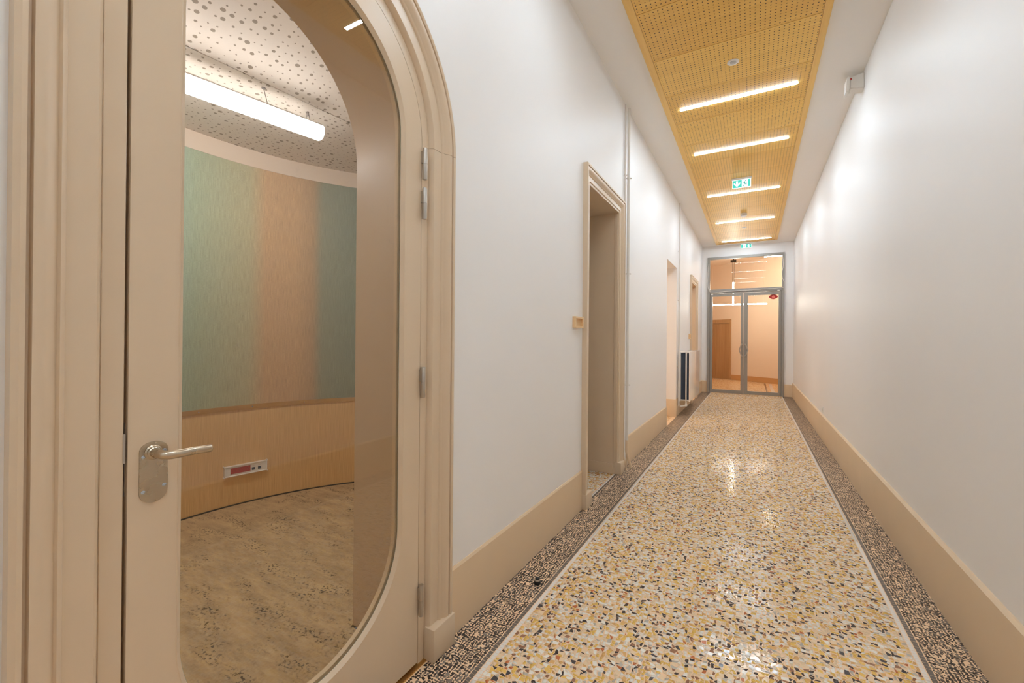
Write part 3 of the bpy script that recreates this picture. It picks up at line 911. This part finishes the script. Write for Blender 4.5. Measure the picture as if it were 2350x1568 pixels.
box('plate', XR - 0.008, XR + 0.0005, 7.15, 7.23, 0.365, 0.442, M['white_plastic'], root, 0.003)
lathe('socket', [(0.020, 0), (0.020, 0.001), (0.016, 0.002), (0.015, 0.001)], (XR - 0.0078, 7.19, 0.404), M['grey_plastic'], root, (-1, 0, 0), 18)
tag(root, 'small white wall outlet above the right skirting', 'outlet')

# ------------------------------------------------------------------ pipes on the left wall
def pipe(name, y, x, r, z_top, z_split, foot, clamps, label, group):
    root = empty(name, (x, y, 0))
    tube('upper_pipe', [(x, y, z_split), (x, y, z_top)], r, M['white_paint'], root, 14)
    tube('lower_pipe', [(x, y, z_split), (x, y, 0.17), (x + foot * 0.35, y, 0.11), (x + foot, y, 0.03), (x + foot, y, 0.0005)], r, M['beige_base'], root, 14)
    for z in clamps:
        c = tube('clamp', [(x, y, z - 0.007), (x, y, z + 0.007)], r + 0.003, M['white_paint'], root, 14)
        tube('clamp_arm', [(x, y, z), (XL - 0.0, y, z)], 0.004, M['white_paint'], c, 8)
        box('clamp_bolt', x + r * 0.2, x + r + 0.012, y + r, y + r + 0.010, z - 0.005, z + 0.005, M['white_paint'], c)
    tag(root, label, 'pipe', group)
pipe('heating_pipe', 4.400, XL + 0.016, 0.0085, 3.745, 0.285, 0.030, (3.02,), 'thin white pipe against the edge of the nearest cased doorway', 'pipes beside the cased doorway')
pipe('heating_pipe', 4.500, XL + 0.026, 0.0150, 3.745, 0.285, 0.040, (3.02, 2.02, 0.86), 'thicker white pipe running floor to ceiling beside the cased doorway', 'pipes beside the cased doorway')

def build_radiator():
    root = empty('radiator', (-1.06, 8.9, 0.25))
    y0, y1, z0, z1 = 8.12, 9.68, 0.25, 1.128
    for n, a, b in (('back_panel', -1.151, -1.120), ('middle_panel', -1.041, -1.020), ('front_panel', -0.984, -0.966)):
        box(n, a, b, y0, y1, z0, z1, M['radiator'], root, 0.004)
    for a, b in ((-1.1195, -1.0415), (-1.0195, -0.9845)):
        v, f = [], []
        n = 48
        for i in range(n + 1):
            yy = y0 + 0.035 + (y1 - y0 - 0.07) * i / n
            xx = a + 0.002 if i % 2 == 0 else b - 0.002
            v += [(xx, yy, z0 + 0.03), (xx, yy, z1 - 0.03)]
        for i in range(n):
            f.append((2 * i, 2 * i + 2, 2 * i + 3, 2 * i + 1))
        mesh('convector_fins', v, f, M['fin'], root, fix=False)
    g = box('top_grille', -1.1195, -0.9845, y0 + 0.012, y1 - 0.012, z1 - 0.022, z1 - 0.014, M['radiator'], root)
    for i in range(40):
        yy = y0 + 0.03 + i * (y1 - y0 - 0.06) / 39
        box('slat', -1.1190, -0.9850, yy - 0.004, yy + 0.004, z1 - 0.014, z1 - 0.004, M['radiator'], g)
    for yy in (y0 + 0.12, y1 - 0.12):
        box('bracket', XL - 0.001, -1.1505, yy - 0.02, yy + 0.02, z0 + 0.1, z1 - 0.1, M['steel'], root)
    tube('bottom_header', [(-1.135, y0 + 0.03, z0 + 0.02), (-0.975, y0 + 0.03, z0 + 0.02)], 0.012, M['radiator'], root, 10)
    vl = lathe('valve', [(0.014, 0), (0.014, 0.03), (0.020, 0.032), (0.022, 0.07), (0.018, 0.074)], (-1.030, y0 + 0.030, z0 - 0.012), M['white_plastic'], root, (0, 0, -1), 16)
    tube('outlet_pipe', [(-1.030, 9.55, z0 + 0.002), (-1.030, 9.55, 0.20), (-1.06, 9.55, 0.175), (-1.1595, 9.55, 0.175)], 0.010, M['white_paint'], root, 10)
    tube('inlet_pipe', [(XL + 0.055, 8.050, 0.172), (-1.09, 8.06, 0.172), (-1.05, 8.12, 0.172), (-1.033, 8.145, 0.172)], 0.011, M['white_paint'], root, 10)
    tag(root, 'white double-panel radiator with glossy front on the left wall', 'radiator')
    p = empty('radiator_pipe', (XL + 0.03, 8.05, 0.15))
    x, y = XL + 0.030, 8.050
    tube('riser', [(x, y, 3.745), (x, y, 0.23), (x, y, 0.172)], 0.0145, M['white_paint'], p, 12)
    for z in (2.03, 0.86, 2.9):
        c = tube('clamp', [(x, y, z - 0.008), (x, y, z + 0.008)], 0.018, M['white_paint'], p, 12)
        tube('clamp_arm', [(x, y, z), (XL, y, z)], 0.004, M['white_paint'], c, 8)
    tag(p, 'white pipe dropping from the ceiling to the radiator', 'pipe')
build_radiator()

# ------------------------------------------------------------------ wooden switch frames
def switch_frame(y0, y1, z0, z1, d, label):
    root = empty('switch_frame', (XL, (y0 + y1) / 2, z0))
    b = 0.013
    inner = [(y0 + b, z0 + b), (y1 - b, z0 + b), (y1 - b, z1 - b), (y0 + b, z1 - b)]
    poly_plate('frame', [(y0, z0), (y1, z0), (y1, z1), (y0, z1)], XL - 0.0005, XL + d, 'X', M['oak_frame'], root, holes=[inner])
    box('back_plate', XL - 0.0005, XL + d * 0.35, y0 + b, y1 - b, z0 + b, z1 - b, M['oak_frame'], root)
    tag(root, label, 'switch frame', 'small wooden switch frames')
switch_frame(3.000, 3.165, 1.418, 1.502, 0.027, 'small pale wood switch frame beside the nearest cased doorway')
switch_frame(9.56, 9.72, 1.362, 1.470, 0.027, 'small pale wood switch frame above the radiator, by the far doorway')

# ------------------------------------------------------------------ door stop on the floor
root = empty('door_stop', (-1.015, 2.112, 0))
lathe('rubber_base', [(0.0165, 0), (0.0180, 0.004), (0.0180, 0.016), (0.0165, 0.019)], (-1.015, 2.112, 0.0005), M['black'], root)
lathe('metal_ring', [(0.0160, 0), (0.0160, 0.004), (0.0130, 0.008)], (-1.015, 2.112, 0.0196), M['steel'], root)
lathe('rubber_cap', [(0.0118, 0), (0.0110, 0.006), (0.0070, 0.010), (0.0015, 0.0112)], (-1.015, 2.112, 0.0277), M['black'], root)
tag(root, 'small black rubber door stop with a steel ring on the dark border', 'door stop')

# ------------------------------------------------------------------ glazed doors at the end
def build_end_doors():
    YF = 12.150
    root = empty('door_2', (-0.2, YF, 0))
    g = M['frame_grey']
    xa, xb, zt = -1.038, 0.644, 3.468
    box('frame_jamb', xa, -0.982, YF, YF + 0.09, 0.001, zt, g, root, 0.003, 1)
    box('frame_jamb', 0.596, xb, YF, YF + 0.09, 0.001, zt, g, root, 0.003, 1)
    box('frame_head', -0.982, 0.596, YF, YF + 0.09, 3.408, zt, g, root, 0.003, 1)
    box('transom_rail', -0.982, 0.596, YF, YF + 0.09, 2.538, 2.640, g, root, 0.003, 1)
    box('transom_bead', -0.982, 0.596, YF - 0.012, YF, 2.560, 2.595, g, root, 0.003, 1)
    box('door_rebate', 0.572, 0.596, YF + 0.02, YF + 0.07, 0.001, 2.538, g, root)
    box('door_rebate', -0.9815, -0.968, YF + 0.02, YF + 0.07, 0.001, 2.538, g, root)
    box('transom_glass', -0.982, 0.596, YF + 0.040, YF + 0.046, 2.640, 3.408, M['pane'], root)
    def leaf(x0, x1, wl, wr, hx):
        lf = empty('door_leaf', (x0, YF + 0.01, 0.006))
        lf.parent = root; lf.matrix_parent_inverse = Matrix.Translation(-Vector(root.location))
        z0, z1, zb, zg = 0.006, 2.530, 0.086, 2.458
        y0, y1 = YF + 0.010, YF + 0.062
        o = [(x0, z0), (x1, z0), (x1, z1), (x0, z1)]
        h = [(x0 + wl, zb), (x1 - wr, zb), (x1 - wr, zg), (x0 + wl, zg)]
        poly_plate('leaf_frame', o, y0, y1, 'Y', g, lf, holes=[h])
        box('leaf_glass', x0 + wl - 0.003, x1 - wr + 0.003, y0 + 0.022, y0 + 0.028, zb - 0.003, zg + 0.003, M['pane'], lf)
        s = hx
        pts = []
        xe = x1 - 0.026 if s < 0 else x0 + 0.040
        for i in range(13):
            t = -1 + 2 * i / 12
            pts.append((xe + s * (0.060 * (1 - abs(t)) ** 0.8), YF - 0.048, 1.100 + t * 0.145))
        pts = [(xe, YF + 0.012, pts[0][2] - 0.004)] + [(xe, YF - 0.036, pts[0][2] - 0.004)] + pts + [(xe, YF - 0.036, pts[-1][2] + 0.004), (xe, YF + 0.012, pts[-1][2] + 0.004)]
        tube('pull_handle', pts, 0.0135, M['steel'], lf, 12)
        return lf
    leaf(-0.968, -0.2215, 0.052, 0.052, -1)
    leaf(-0.2145, 0.572, 0.092, 0.046, 1)
    # closer contacts and loose cables over the frame
    box('contact_sensor', -0.952, -0.906, YF - 0.010, YF + 0.001, 2.500, 2.530, M['white_plastic'], root, 0.002, 1)
    box('contact_sensor', 0.500, 0.546, YF - 0.010, YF + 0.001, 2.540, 2.572, M['white_plastic'], root, 0.002, 1)
    def cable(pts):
        P = [Vector(p) for p in pts]; out = []
        for i in range(len(P) - 1):
            a, b = P[max(i - 1, 0)], P[i]; c, d = P[i + 1], P[min(i + 2, len(P) - 1)]
            for k in range(6):
                t = k / 6
                out.append(0.5 * ((2 * b) + (c - a) * t + (2 * a - 5 * b + 4 * c - d) * t * t + (3 * b - a - 3 * c + d) * t ** 3))
        out.append(P[-1])
        tube('cable', out, 0.0055, M['white_paint'], root, 8)
    yc = YF - 0.008
    cable([(-1.010, yc, 3.30), (-1.030, yc, 3.0), (-1.026, yc, 2.72), (-0.985, yc, 2.60), (-0.90, yc, 2.560), (-0.60, YF - 0.018, 2.574), (0.0, YF - 0.018, 2.590), (0.45, YF - 0.018, 2.606), (0.62, yc, 2.615)])
    cable([(0.600, yc, 3.40), (0.618, yc, 3.15), (0.590, yc, 2.98), (0.600, yc, 2.86), (0.640, yc, 2.74)])
    # red warning sticker
    cx, cz = 0.419, 2.404
    dia = []
    for k in range(32):
        t = 2 * math.pi * k / 32
        c, s = math.cos(t), math.sin(t)
        e = 1.25
        dia.append((cx + 0.092 * math.copysign(abs(c) ** e, c), cz + 0.058 * math.copysign(abs(s) ** 1.05, s)))
    st = poly_plate('red_sticker', dia, YF + 0.0300, YF + 0.0315, 'Y', M['red'], root)
    st['label'] = 'red diamond-shaped warning sticker'
    el = [(cx + 0.034 * math.cos(2 * math.pi * k / 20), cz + 0.034 * math.sin(2 * math.pi * k / 20)) for k in range(20)]
    poly_plate('emblem', el, YF + 0.0288, YF + 0.0299, 'Y', M['red_light'], st)
    tag(root, 'grey metal double doors with glass panes and a transom window', 'door', kind='structure')
build_end_doors()

# ------------------------------------------------------------------ hall behind the glazed doors
def build_hall():
    Ps, Pe = Vector((-2.4, 17.74, 0)), Vector((2.6, 14.29, 0))
    d = (Pe - Ps).normalized(); nrm = Vector((-d.y, d.x, 0))           # away from the corridor
    L = (Pe - Ps).length
    def on(s, off, z): return Ps + d * s - nrm * off + Vector((0, 0, z))
    def slab(name, s0, s1, o0, o1, z0, z1, mat, parent=None):
        v = [on(s, o, z) for z in (z0, z1) for s, o in ((s0, o0), (s1, o0), (s1, o1), (s0, o1))]
        return mesh(name, v, [(0, 1, 2, 3), (4, 5, 6, 7), (0, 1, 5, 4), (1, 2, 6, 5), (2, 3, 7, 6), (3, 0, 4, 7)], mat, parent)
    w = slab('wall_hall_back', 0, L, -0.15, 0, 0, 4.1, M['orange_wall'])
    tag(w, 'warm lit back wall of the hall seen through the glazed doors', 'wall', kind='structure')
    r = empty('baseboard_hall', on(2.1, 0, 0))
    slab('skirting_board', 2.12, L, -0.001, 0.015, 0.001, 0.17, M['hall_skirting'], r)
    tag(r, 'orange-brown skirting of the hall behind the glazed doors', 'baseboard', kind='structure')
    w = box('wall_hall_left', -2.55, -2.4, YE + 0.2, 17.9, 0, 4.1, M['orange_wall'])
    tag(w, 'left wall of the hall beyond the glazed doors', 'wall', kind='structure')
    w = box('wall_hall_right', 2.6, 2.75, YE + 0.2, 17.9, 0, 4.1, M['orange_wall'])
    tag(w, 'right wall of the hall beyond the glazed doors', 'wall', kind='structure')
    for a, b in ((-2.4, XL), (XR, 2.6)):
        w = box('wall_hall_front', a, b, YE + 0.05, YE + 0.2, 0, 4.1, M['orange_wall'])
        tag(w, 'hall side of the wall to the %s of the glazed doors' % ('left' if a < 0 else 'right'), 'wall', kind='structure')
    w = box('ceiling_hall', -2.55, 2.75, YE + 0.2, 17.9, 3.98, 4.1, M['orange_wall'])
    tag(w, 'pale ceiling of the hall seen through the transom window', 'ceiling', kind='structure')
    w = box('floor_hall', -2.55, 2.75, YE + 0.2, 17.9, -0.12, -0.0005, M['hall_floor'])
    tag(w, 'warm terrazzo floor of the hall behind the glazed doors', 'floor', kind='structure')
    box('border_strip', 0.30, 0.34, YE + 0.3, 15.6, -0.0005, 0.001, M['tess_dark'], w)
    box('border_strip', 0.42, 0.50, YE + 0.3, 15.5, -0.0005, 0.001, M['tess_white'], w)
    # oak door in the back wall
    def s_at(x): return (x - Ps.x) / d.x
    s0, s1 = s_at(-1.62), s_at(-0.655)
    r = empty('door_3', on((s0 + s1) / 2, 0, 0))
    slab('door_leaf', s0 + 0.07, s1 - 0.06, -0.001, 0.030, 0.005, 1.93, M['oak_door'], r)
    slab('frame_jamb', s0, s0 + 0.07, -0.001, 0.045, 0.001, 2.07, M['oak_door'], r)
    slab('frame_jamb', s1 - 0.06, s1, -0.001, 0.045, 0.001, 2.07, M['oak_door'], r)
    slab('frame_head', s0 + 0.07, s1 - 0.06, -0.001, 0.045, 1.935, 2.07, M['oak_door'], r)
    tag(r, 'brown oak door in the hall behind the left glazed leaf', 'door', kind='structure')
    # pendant lamps: a vertical tube crossing a long horizontal one
    y = 14.3
    r = empty('pendant_lamp', (-0.52, y, 2.39))
    box('canopy', -0.60, -0.45, y - 0.05, y + 0.05, 3.66, 3.72, M['canopy'], r)
    box('canopy_stem', -0.54, -0.51, y - 0.015, y + 0.015, 3.72, 3.98, M['canopy'], r)
    for dx in (-0.022, 0.022):
        tube('cord', [(-0.525 + dx, y, 3.06), (-0.525 + dx, y, 3.665)], 0.004, M['canopy'], r, 6)
    tube('light_tube', [(-0.525, y, 2.385), (-0.525, y, 3.06)], 0.020, M['far_led'], r, 12)
    tag(r, 'slim vertical pendant light hanging in the hall', 'lamp')
    y = 14.46
    r = empty('linear_lamp', (-0.4, y, 2.41))
    tube('light_tube', [(-1.22, y, 2.425), (0.342, y, 2.412)], 0.016, M['far_led'], r, 12)
    for xx in (-1.1, 0.25):
        tube('cord', [(xx, y, 2.43), (xx, y, 3.98)], 0.002, M['orange_wall'], r, 6)
    tag(r, 'long horizontal light tube in the hall, crossing the vertical one', 'lamp')
    y = 14.6
    r = empty('hall_ceiling_light', (0.8, y, 3.8))
    box('wood_panel', 0.34, 2.3, y - 0.5, y + 0.9, 3.92, 3.96, M['oak_edge'], r)
    box('diffuser', 0.27, 1.25, y - 0.014, y + 0.014, 3.785, 3.815, M['far_led'], r)
    for xx in (0.5, 1.1):
        tube('cord', [(xx, y, 3.815), (xx, y, 3.921)], 0.004, M['canopy'], r, 6)
    tag(r, 'strip light under a wooden panel seen through the transom window', 'ceiling light')
build_hall()

# ------------------------------------------------------------------ side rooms behind the doorways
def build_side_rooms():
    def room(y0, y1, tagname, lit):
        x0 = -4.2
        w = box('wall_%s_back' % tagname, x0 - 0.1, x0, y0, y1, 0, 3.4, M['wall']); tag(w, 'back wall of the side room behind the %s' % lit[1], 'wall', kind='structure')
        w = box('wall_%s_near' % tagname, x0, XB - 0.001, y0 - 0.05, y0, 0, 3.4, M['wall']); tag(w, 'near wall of the side room behind the %s' % lit[1], 'wall', kind='structure')
        w = box('wall_%s_far' % tagname, x0, XB - 0.001, y1, y1 + 0.05, 0, 3.4, M['wall']); tag(w, 'far wall of the side room behind the %s' % lit[1], 'wall', kind='structure')
        w = box('ceiling_%s' % tagname, x0, XB - 0.001, y0, y1, 3.3, 3.4, M['ceiling']); tag(w, 'ceiling of the side room behind the %s' % lit[1], 'ceiling', kind='structure')
        w = box('floor_%s' % tagname, x0, XL - 0.051, y0, y1, -0.12, -0.0006, M['side_floor']); tag(w, 'speckled floor of the side room behind the %s' % lit[1], 'floor', kind='structure')
        if lit[0]:
            ym = (y0 + y1) / 2
            for k, yy in enumerate((y0 + 0.9, ym + 0.4)):
                r = empty('side_room_light', (-2.9, yy, 3.26))
                box('housing', -3.2, -2.6, yy - 0.2, yy + 0.2, 3.275, 3.2995, M['white_plastic'], r)
                box('diffuser', -3.18, -2.62, yy - 0.18, yy + 0.18, 3.262, 3.275, M['side_led'], r)
                tag(r, 'ceiling light of the side room, %s, out of sight' % ('nearer the plain opening' if k == 0 else 'nearer the far doorway'), 'ceiling light', 'side room ceiling lights')
    room(3.585, 5.6, 'side_room', (False, 'nearest cased doorway'))
    room(5.7, 12.1, 'lit_room', (True, 'plain opening and far doorway'))
    w = box('wall_side_return', XB - 0.05, XB - 0.001, D2[0] - 0.1, 3.585, 0, 3.4, M['wall'])
    tag(w, 'short return wall inside the nearest cased doorway', 'wall', kind='structure')
build_side_rooms()

# ------------------------------------------------------------------ curved room behind the arched door
RC = Vector((-1.611, 1.536, 0)); RR = 1.979
def cyl_band(name, r, z0, z1, mat, thick=0.02, parent=None, a0=-90.0, a1=90.0, n=96, origin=True):
    verts, faces = [], []
    for i in range(n + 1):
        t = math.radians(a0 + (a1 - a0) * i / n)
        c, s = math.cos(t), math.sin(t)
        for rr, z in ((r, z0), (r, z1), (r + thick, z1), (r + thick, z0)):
            verts.append((RC.x - rr * c, RC.y + rr * s, z))
    for i in range(n):
        for j in range(4):
            faces.append((i * 4 + j, i * 4 + (j + 1) % 4, (i + 1) * 4 + (j + 1) % 4, (i + 1) * 4 + j))
    faces += [(0, 1, 2, 3), tuple(n * 4 + k for k in range(4))]
    return mesh(name, verts, faces, mat, parent, True, origin=(RC.x, RC.y, 0) if origin else None)

def build_curved_room():
    w = empty('wall_curved', (RC.x, RC.y, 0))
    cyl_band('wallpaper', RR, 0.782, 2.706, M['wallpaper'], 0.08, w)
    cyl_band('dado', RR + 0.002, 0.0, 0.752, M['dado'], 0.08, w)
    b = cyl_band('brass_strip', RR - 0.008, 0.749, 0.785, M['brass'], 0.012, w)
    for a in (3.2, 13.8, 25.2, -8):
        t = math.radians(a)
        n = Vector((math.cos(t), -math.sin(t), 0))
        lathe('rivet', [(0.0045, 0), (0.004, 0.0015), (0.001, 0.002)], (RC.x - (RR - 0.008) * math.cos(t), RC.y + (RR - 0.008) * math.sin(t), 0.767), M['screw'], b, n, 10)
    cyl_band('cream_cove', RR - 0.004, 2.704, 3.12, M['cream'], 0.09, w)
    cyl_band('floor_joint', RR - 0.004, 0.0004, 0.010, M['seal'], 0.006, w)
    tag(w, 'curved wall in green and orange woven wallpaper over an ochre dado', 'wall', kind='structure')
    # carpet: half disc
    pts = [(RC.x - (RR + 0.03) * math.cos(math.radians(a)), RC.y + (RR + 0.03) * math.sin(math.radians(a))) for a in range(-90, 91, 3)]
    pts = pts + [(RC.x, YC + 0.50), (-1.2625, YC + 0.50), (-1.2625, YC - 0.50), (RC.x, YC - 0.50)]
    c = poly_plate('floor_carpet', pts, -0.02, 0.0005, 'Z', M['carpet'])
    tag(c, 'mottled brown carpet of the curved room behind the arched door', 'carpet', kind='structure')
    # ceiling: flat at the back, a soft fold, then rising towards the door
    root = empty('ceiling_curved_room', (-2.5, 1.5, 2.84))
    def zc(x, y):
        b = -2.545 + (y - 1.5) * 0.10
        u = x - b
        s, r = math.tan(math.radians(13)), 0.10
        if u < -r: return 2.836
        if u > r: return 2.836 + s * u
        return 2.836 + s * (u + r) ** 2 / (4 * r)
    def panel(name, xs, ylim):
        verts, faces = [], []
        ny = 24
        ys = [ylim[0] + (ylim[1] - ylim[0]) * j / ny for j in range(ny + 1)]
        for x in xs:
            for y in ys:
                b = -2.545 + (y - 1.5) * 0.10
                xx = min(x + b, -1.608)
                verts.append((xx, y, zc(xx, y)))
        n1 = ny + 1
        for i in range(len(xs) - 1):
            for j in range(ny):
                faces.append((i * n1 + j, i * n1 + j + 1, (i + 1) * n1 + j + 1, (i + 1) * n1 + j))
        off = len(verts)
        verts += [(x, y, z + 0.02) for x, y, z in verts]
        faces += [tuple(k + off for k in reversed(f)) for f in faces]
        rim = []
        for j in range(ny): rim.append((j, j + 1))
        for i in range(len(xs) - 1): rim.append((i * n1 + ny, (i + 1) * n1 + ny))
        for j in range(ny): rim.append(((len(xs) - 1) * n1 + ny - j, (len(xs) - 1) * n1 + ny - j - 1))
        for i in range(len(xs) - 1): rim.append(((len(xs) - 1 - i) * n1, (len(xs) - 2 - i) * n1))
        for a, b in rim: faces.append((a, b, b + off, a + off))
        mesh(name, verts, faces, M['perforated'], root, True)
    panel('perforated_panel', [-1.3, -0.6, -0.102, -0.09, -0.06, -0.03, -0.003], (-0.55, 3.6))
    panel('perforated_panel', [0.003, 0.03, 0.06, 0.09, 0.102, 0.4, 0.6, 0.8, 1.18], (-0.55, 3.6))
    tag(root, 'white perforated ceiling of the curved room, folded upwards near the door', 'ceiling', kind='structure')
    w = box('ceiling_void', -3.8, XB - 0.001, -0.6, 3.58, 3.2, 3.3, M['ceiling'])
    tag(w, 'plain slab above the perforated ceiling of the curved room', 'ceiling', kind='structure')
    # tube lamp
    A, B = Vector((-2.470, 1.838, 2.668)), Vector((-2.760, 0.440, 2.668))
    ax = (B - A).normalized()
    root = empty('tube_lamp', (A + B) / 2)
    side = ax.cross(Vector((0, 0, 1))).normalized(); upv = Vector((0, 0, 1))
    def half(name, a0, a1, r, mat, n=20, endcap=True):
        verts, faces = [], []
        rings = [(0.0, 0.6), (0.004, 0.86), (0.014, 1.0)]
        Lt = (B - A).length
        st = [(p, k) for p, k in rings] + [(Lt - p, k) for p, k in reversed(rings)]
        for p, k in st:
            for i in range(n + 1):
                t = math.radians(a0 + (a1 - a0) * i / n)
                verts.append(A + ax * p + (side * math.cos(t) + upv * math.sin(t)) * r * k)
        for q in range(len(st) - 1):
            for i in range(n):
                faces.append((q * (n + 1) + i, q * (n + 1) + i + 1, (q + 1) * (n + 1) + i + 1, (q + 1) * (n + 1) + i))
        faces.append(tuple(range(n + 1))); faces.append(tuple((len(st) - 1) * (n + 1) + i for i in range(n + 1)))
        faces.append(tuple(q * (n + 1) for q in range(len(st)))); faces.append(tuple(q * (n + 1) + n for q in range(len(st))))
        mesh(name, verts, faces, mat, root, True)
    half('diffuser', -210, 30, 0.053, M['tube'])
    half('housing', 30.5, 149.5, 0.0526, M['white_plastic'])  # opaque top added to keep the tube's light off the ceiling above
    for f in (0.23, 0.80):
        p = A + (B - A) * f
        q = (-2.589, 1.522, 2.834) if f < 0.5 else (p.x, p.y, 2.834)
        tube('suspension_wire', [(p.x, p.y, p.z + 0.052), q], 0.0022, M['print'], root, 6)
        lathe('wire_anchor', [(0.012, 0), (0.012, 0.004), (0.006, 0.008)], (q[0], q[1], 2.8345), M['print'], root, (0, 0, -1), 12)
    tag(root, 'glowing round tube lamp hanging in the curved room', 'lamp')
    # loose cable loop at the ceiling
    root = empty('cable_loop', (-2.60, 1.827, 2.80))
    c = Vector((-2.600, 1.827, 2.797)); e = Vector((-0.6, 0.8, 0)).normalized()
    tube('loop', [c + (e * math.cos(t) + Vector((0, 0, 1)) * math.sin(t)) * 0.034 for t in [2 * math.pi * k / 24 for k in range(25)]], 0.0024, M['print'], root, 6)
    box('clip', -2.606, -2.594, 1.823, 1.831, 2.806, 2.8355, M['print'], root)
    tag(root, 'small grey cable loop at the ceiling beside the tube lamp end', 'cable')
    # power strip on the curved wall
    a0, a1 = (math.degrees(math.atan2(1.82 - RC.y, RC.x + 3.57)), math.degrees(math.atan2(2.109 - RC.y, RC.x + 3.505)))
    root = empty('power_strip', (RC.x - RR * math.cos(math.radians((a0 + a1) / 2)), RC.y + RR * math.sin(math.radians((a0 + a1) / 2)), 0.232))
    tm = math.radians((a0 + a1) / 2)
    t_ = Vector((math.sin(tm), math.cos(tm), 0)); n_ = Vector((math.cos(tm), -math.sin(tm), 0))
    o_ = Vector((RC.x, RC.y, 0)) - n_ * RR * math.cos(math.radians((a1 - a0) / 2))
    o_ = Vector((RC.x - RR * math.cos(tm), RC.y + RR * math.sin(tm), 0))
    def pbox(name, u0, u1, h0, h1, z0, z1, mat, parent, bev=0.0):
        bm = bmesh.new(); bmesh.ops.create_cube(bm, size=1.0)
        for v in bm.verts:
            u = u0 if v.co.x < 0 else u1; h = h0 if v.co.y < 0 else h1; z = z0 if v.co.z < 0 else z1
            v.co = o_ + t_ * u + n_ * h + Vector((0, 0, z))
        if bev: bmesh.ops.bevel(bm, geom=list(bm.edges), offset=bev, segments=3, affect='EDGES')
        return from_bm(name, bm, mat, parent, bool(bev))
    pbox('body', -0.150, 0.150, -0.004, 0.028, 0.238, 0.318, M['white_plastic'], root, 0.006)
    s = pbox('socket_block', -0.110, 0.028, 0.0275, 0.031, 0.258, 0.302, M['red'], root, 0.001)
    for k in range(3):
        u = -0.087 + k * 0.046
        for du, dz in ((-0.009, 0), (0.009, 0), (0, 0.011)):
            p = o_ + t_ * (u + du) + n_ * 0.0308 + Vector((0, 0, 0.279 + dz))
            lathe('socket_hole', [(0.0028, 0), (0.0026, 0.0006)], p, M['seal'], s, n_, 8)
    for u in (0.050, 0.094):
        pbox('data_port', u - 0.011, u + 0.011, 0.0275, 0.0305, 0.259, 0.281, M['blue_port'], root)
        for zz, ww in ((0.290, 0.010), (0.296, 0.007)):
            pbox('printed_line', u - ww, u + ww, 0.0278, 0.0284, zz, zz + 0.0012, M['print'], root)
    tag(root, 'white power strip with a red socket block on the ochre dado', 'power strip')
build_curved_room()
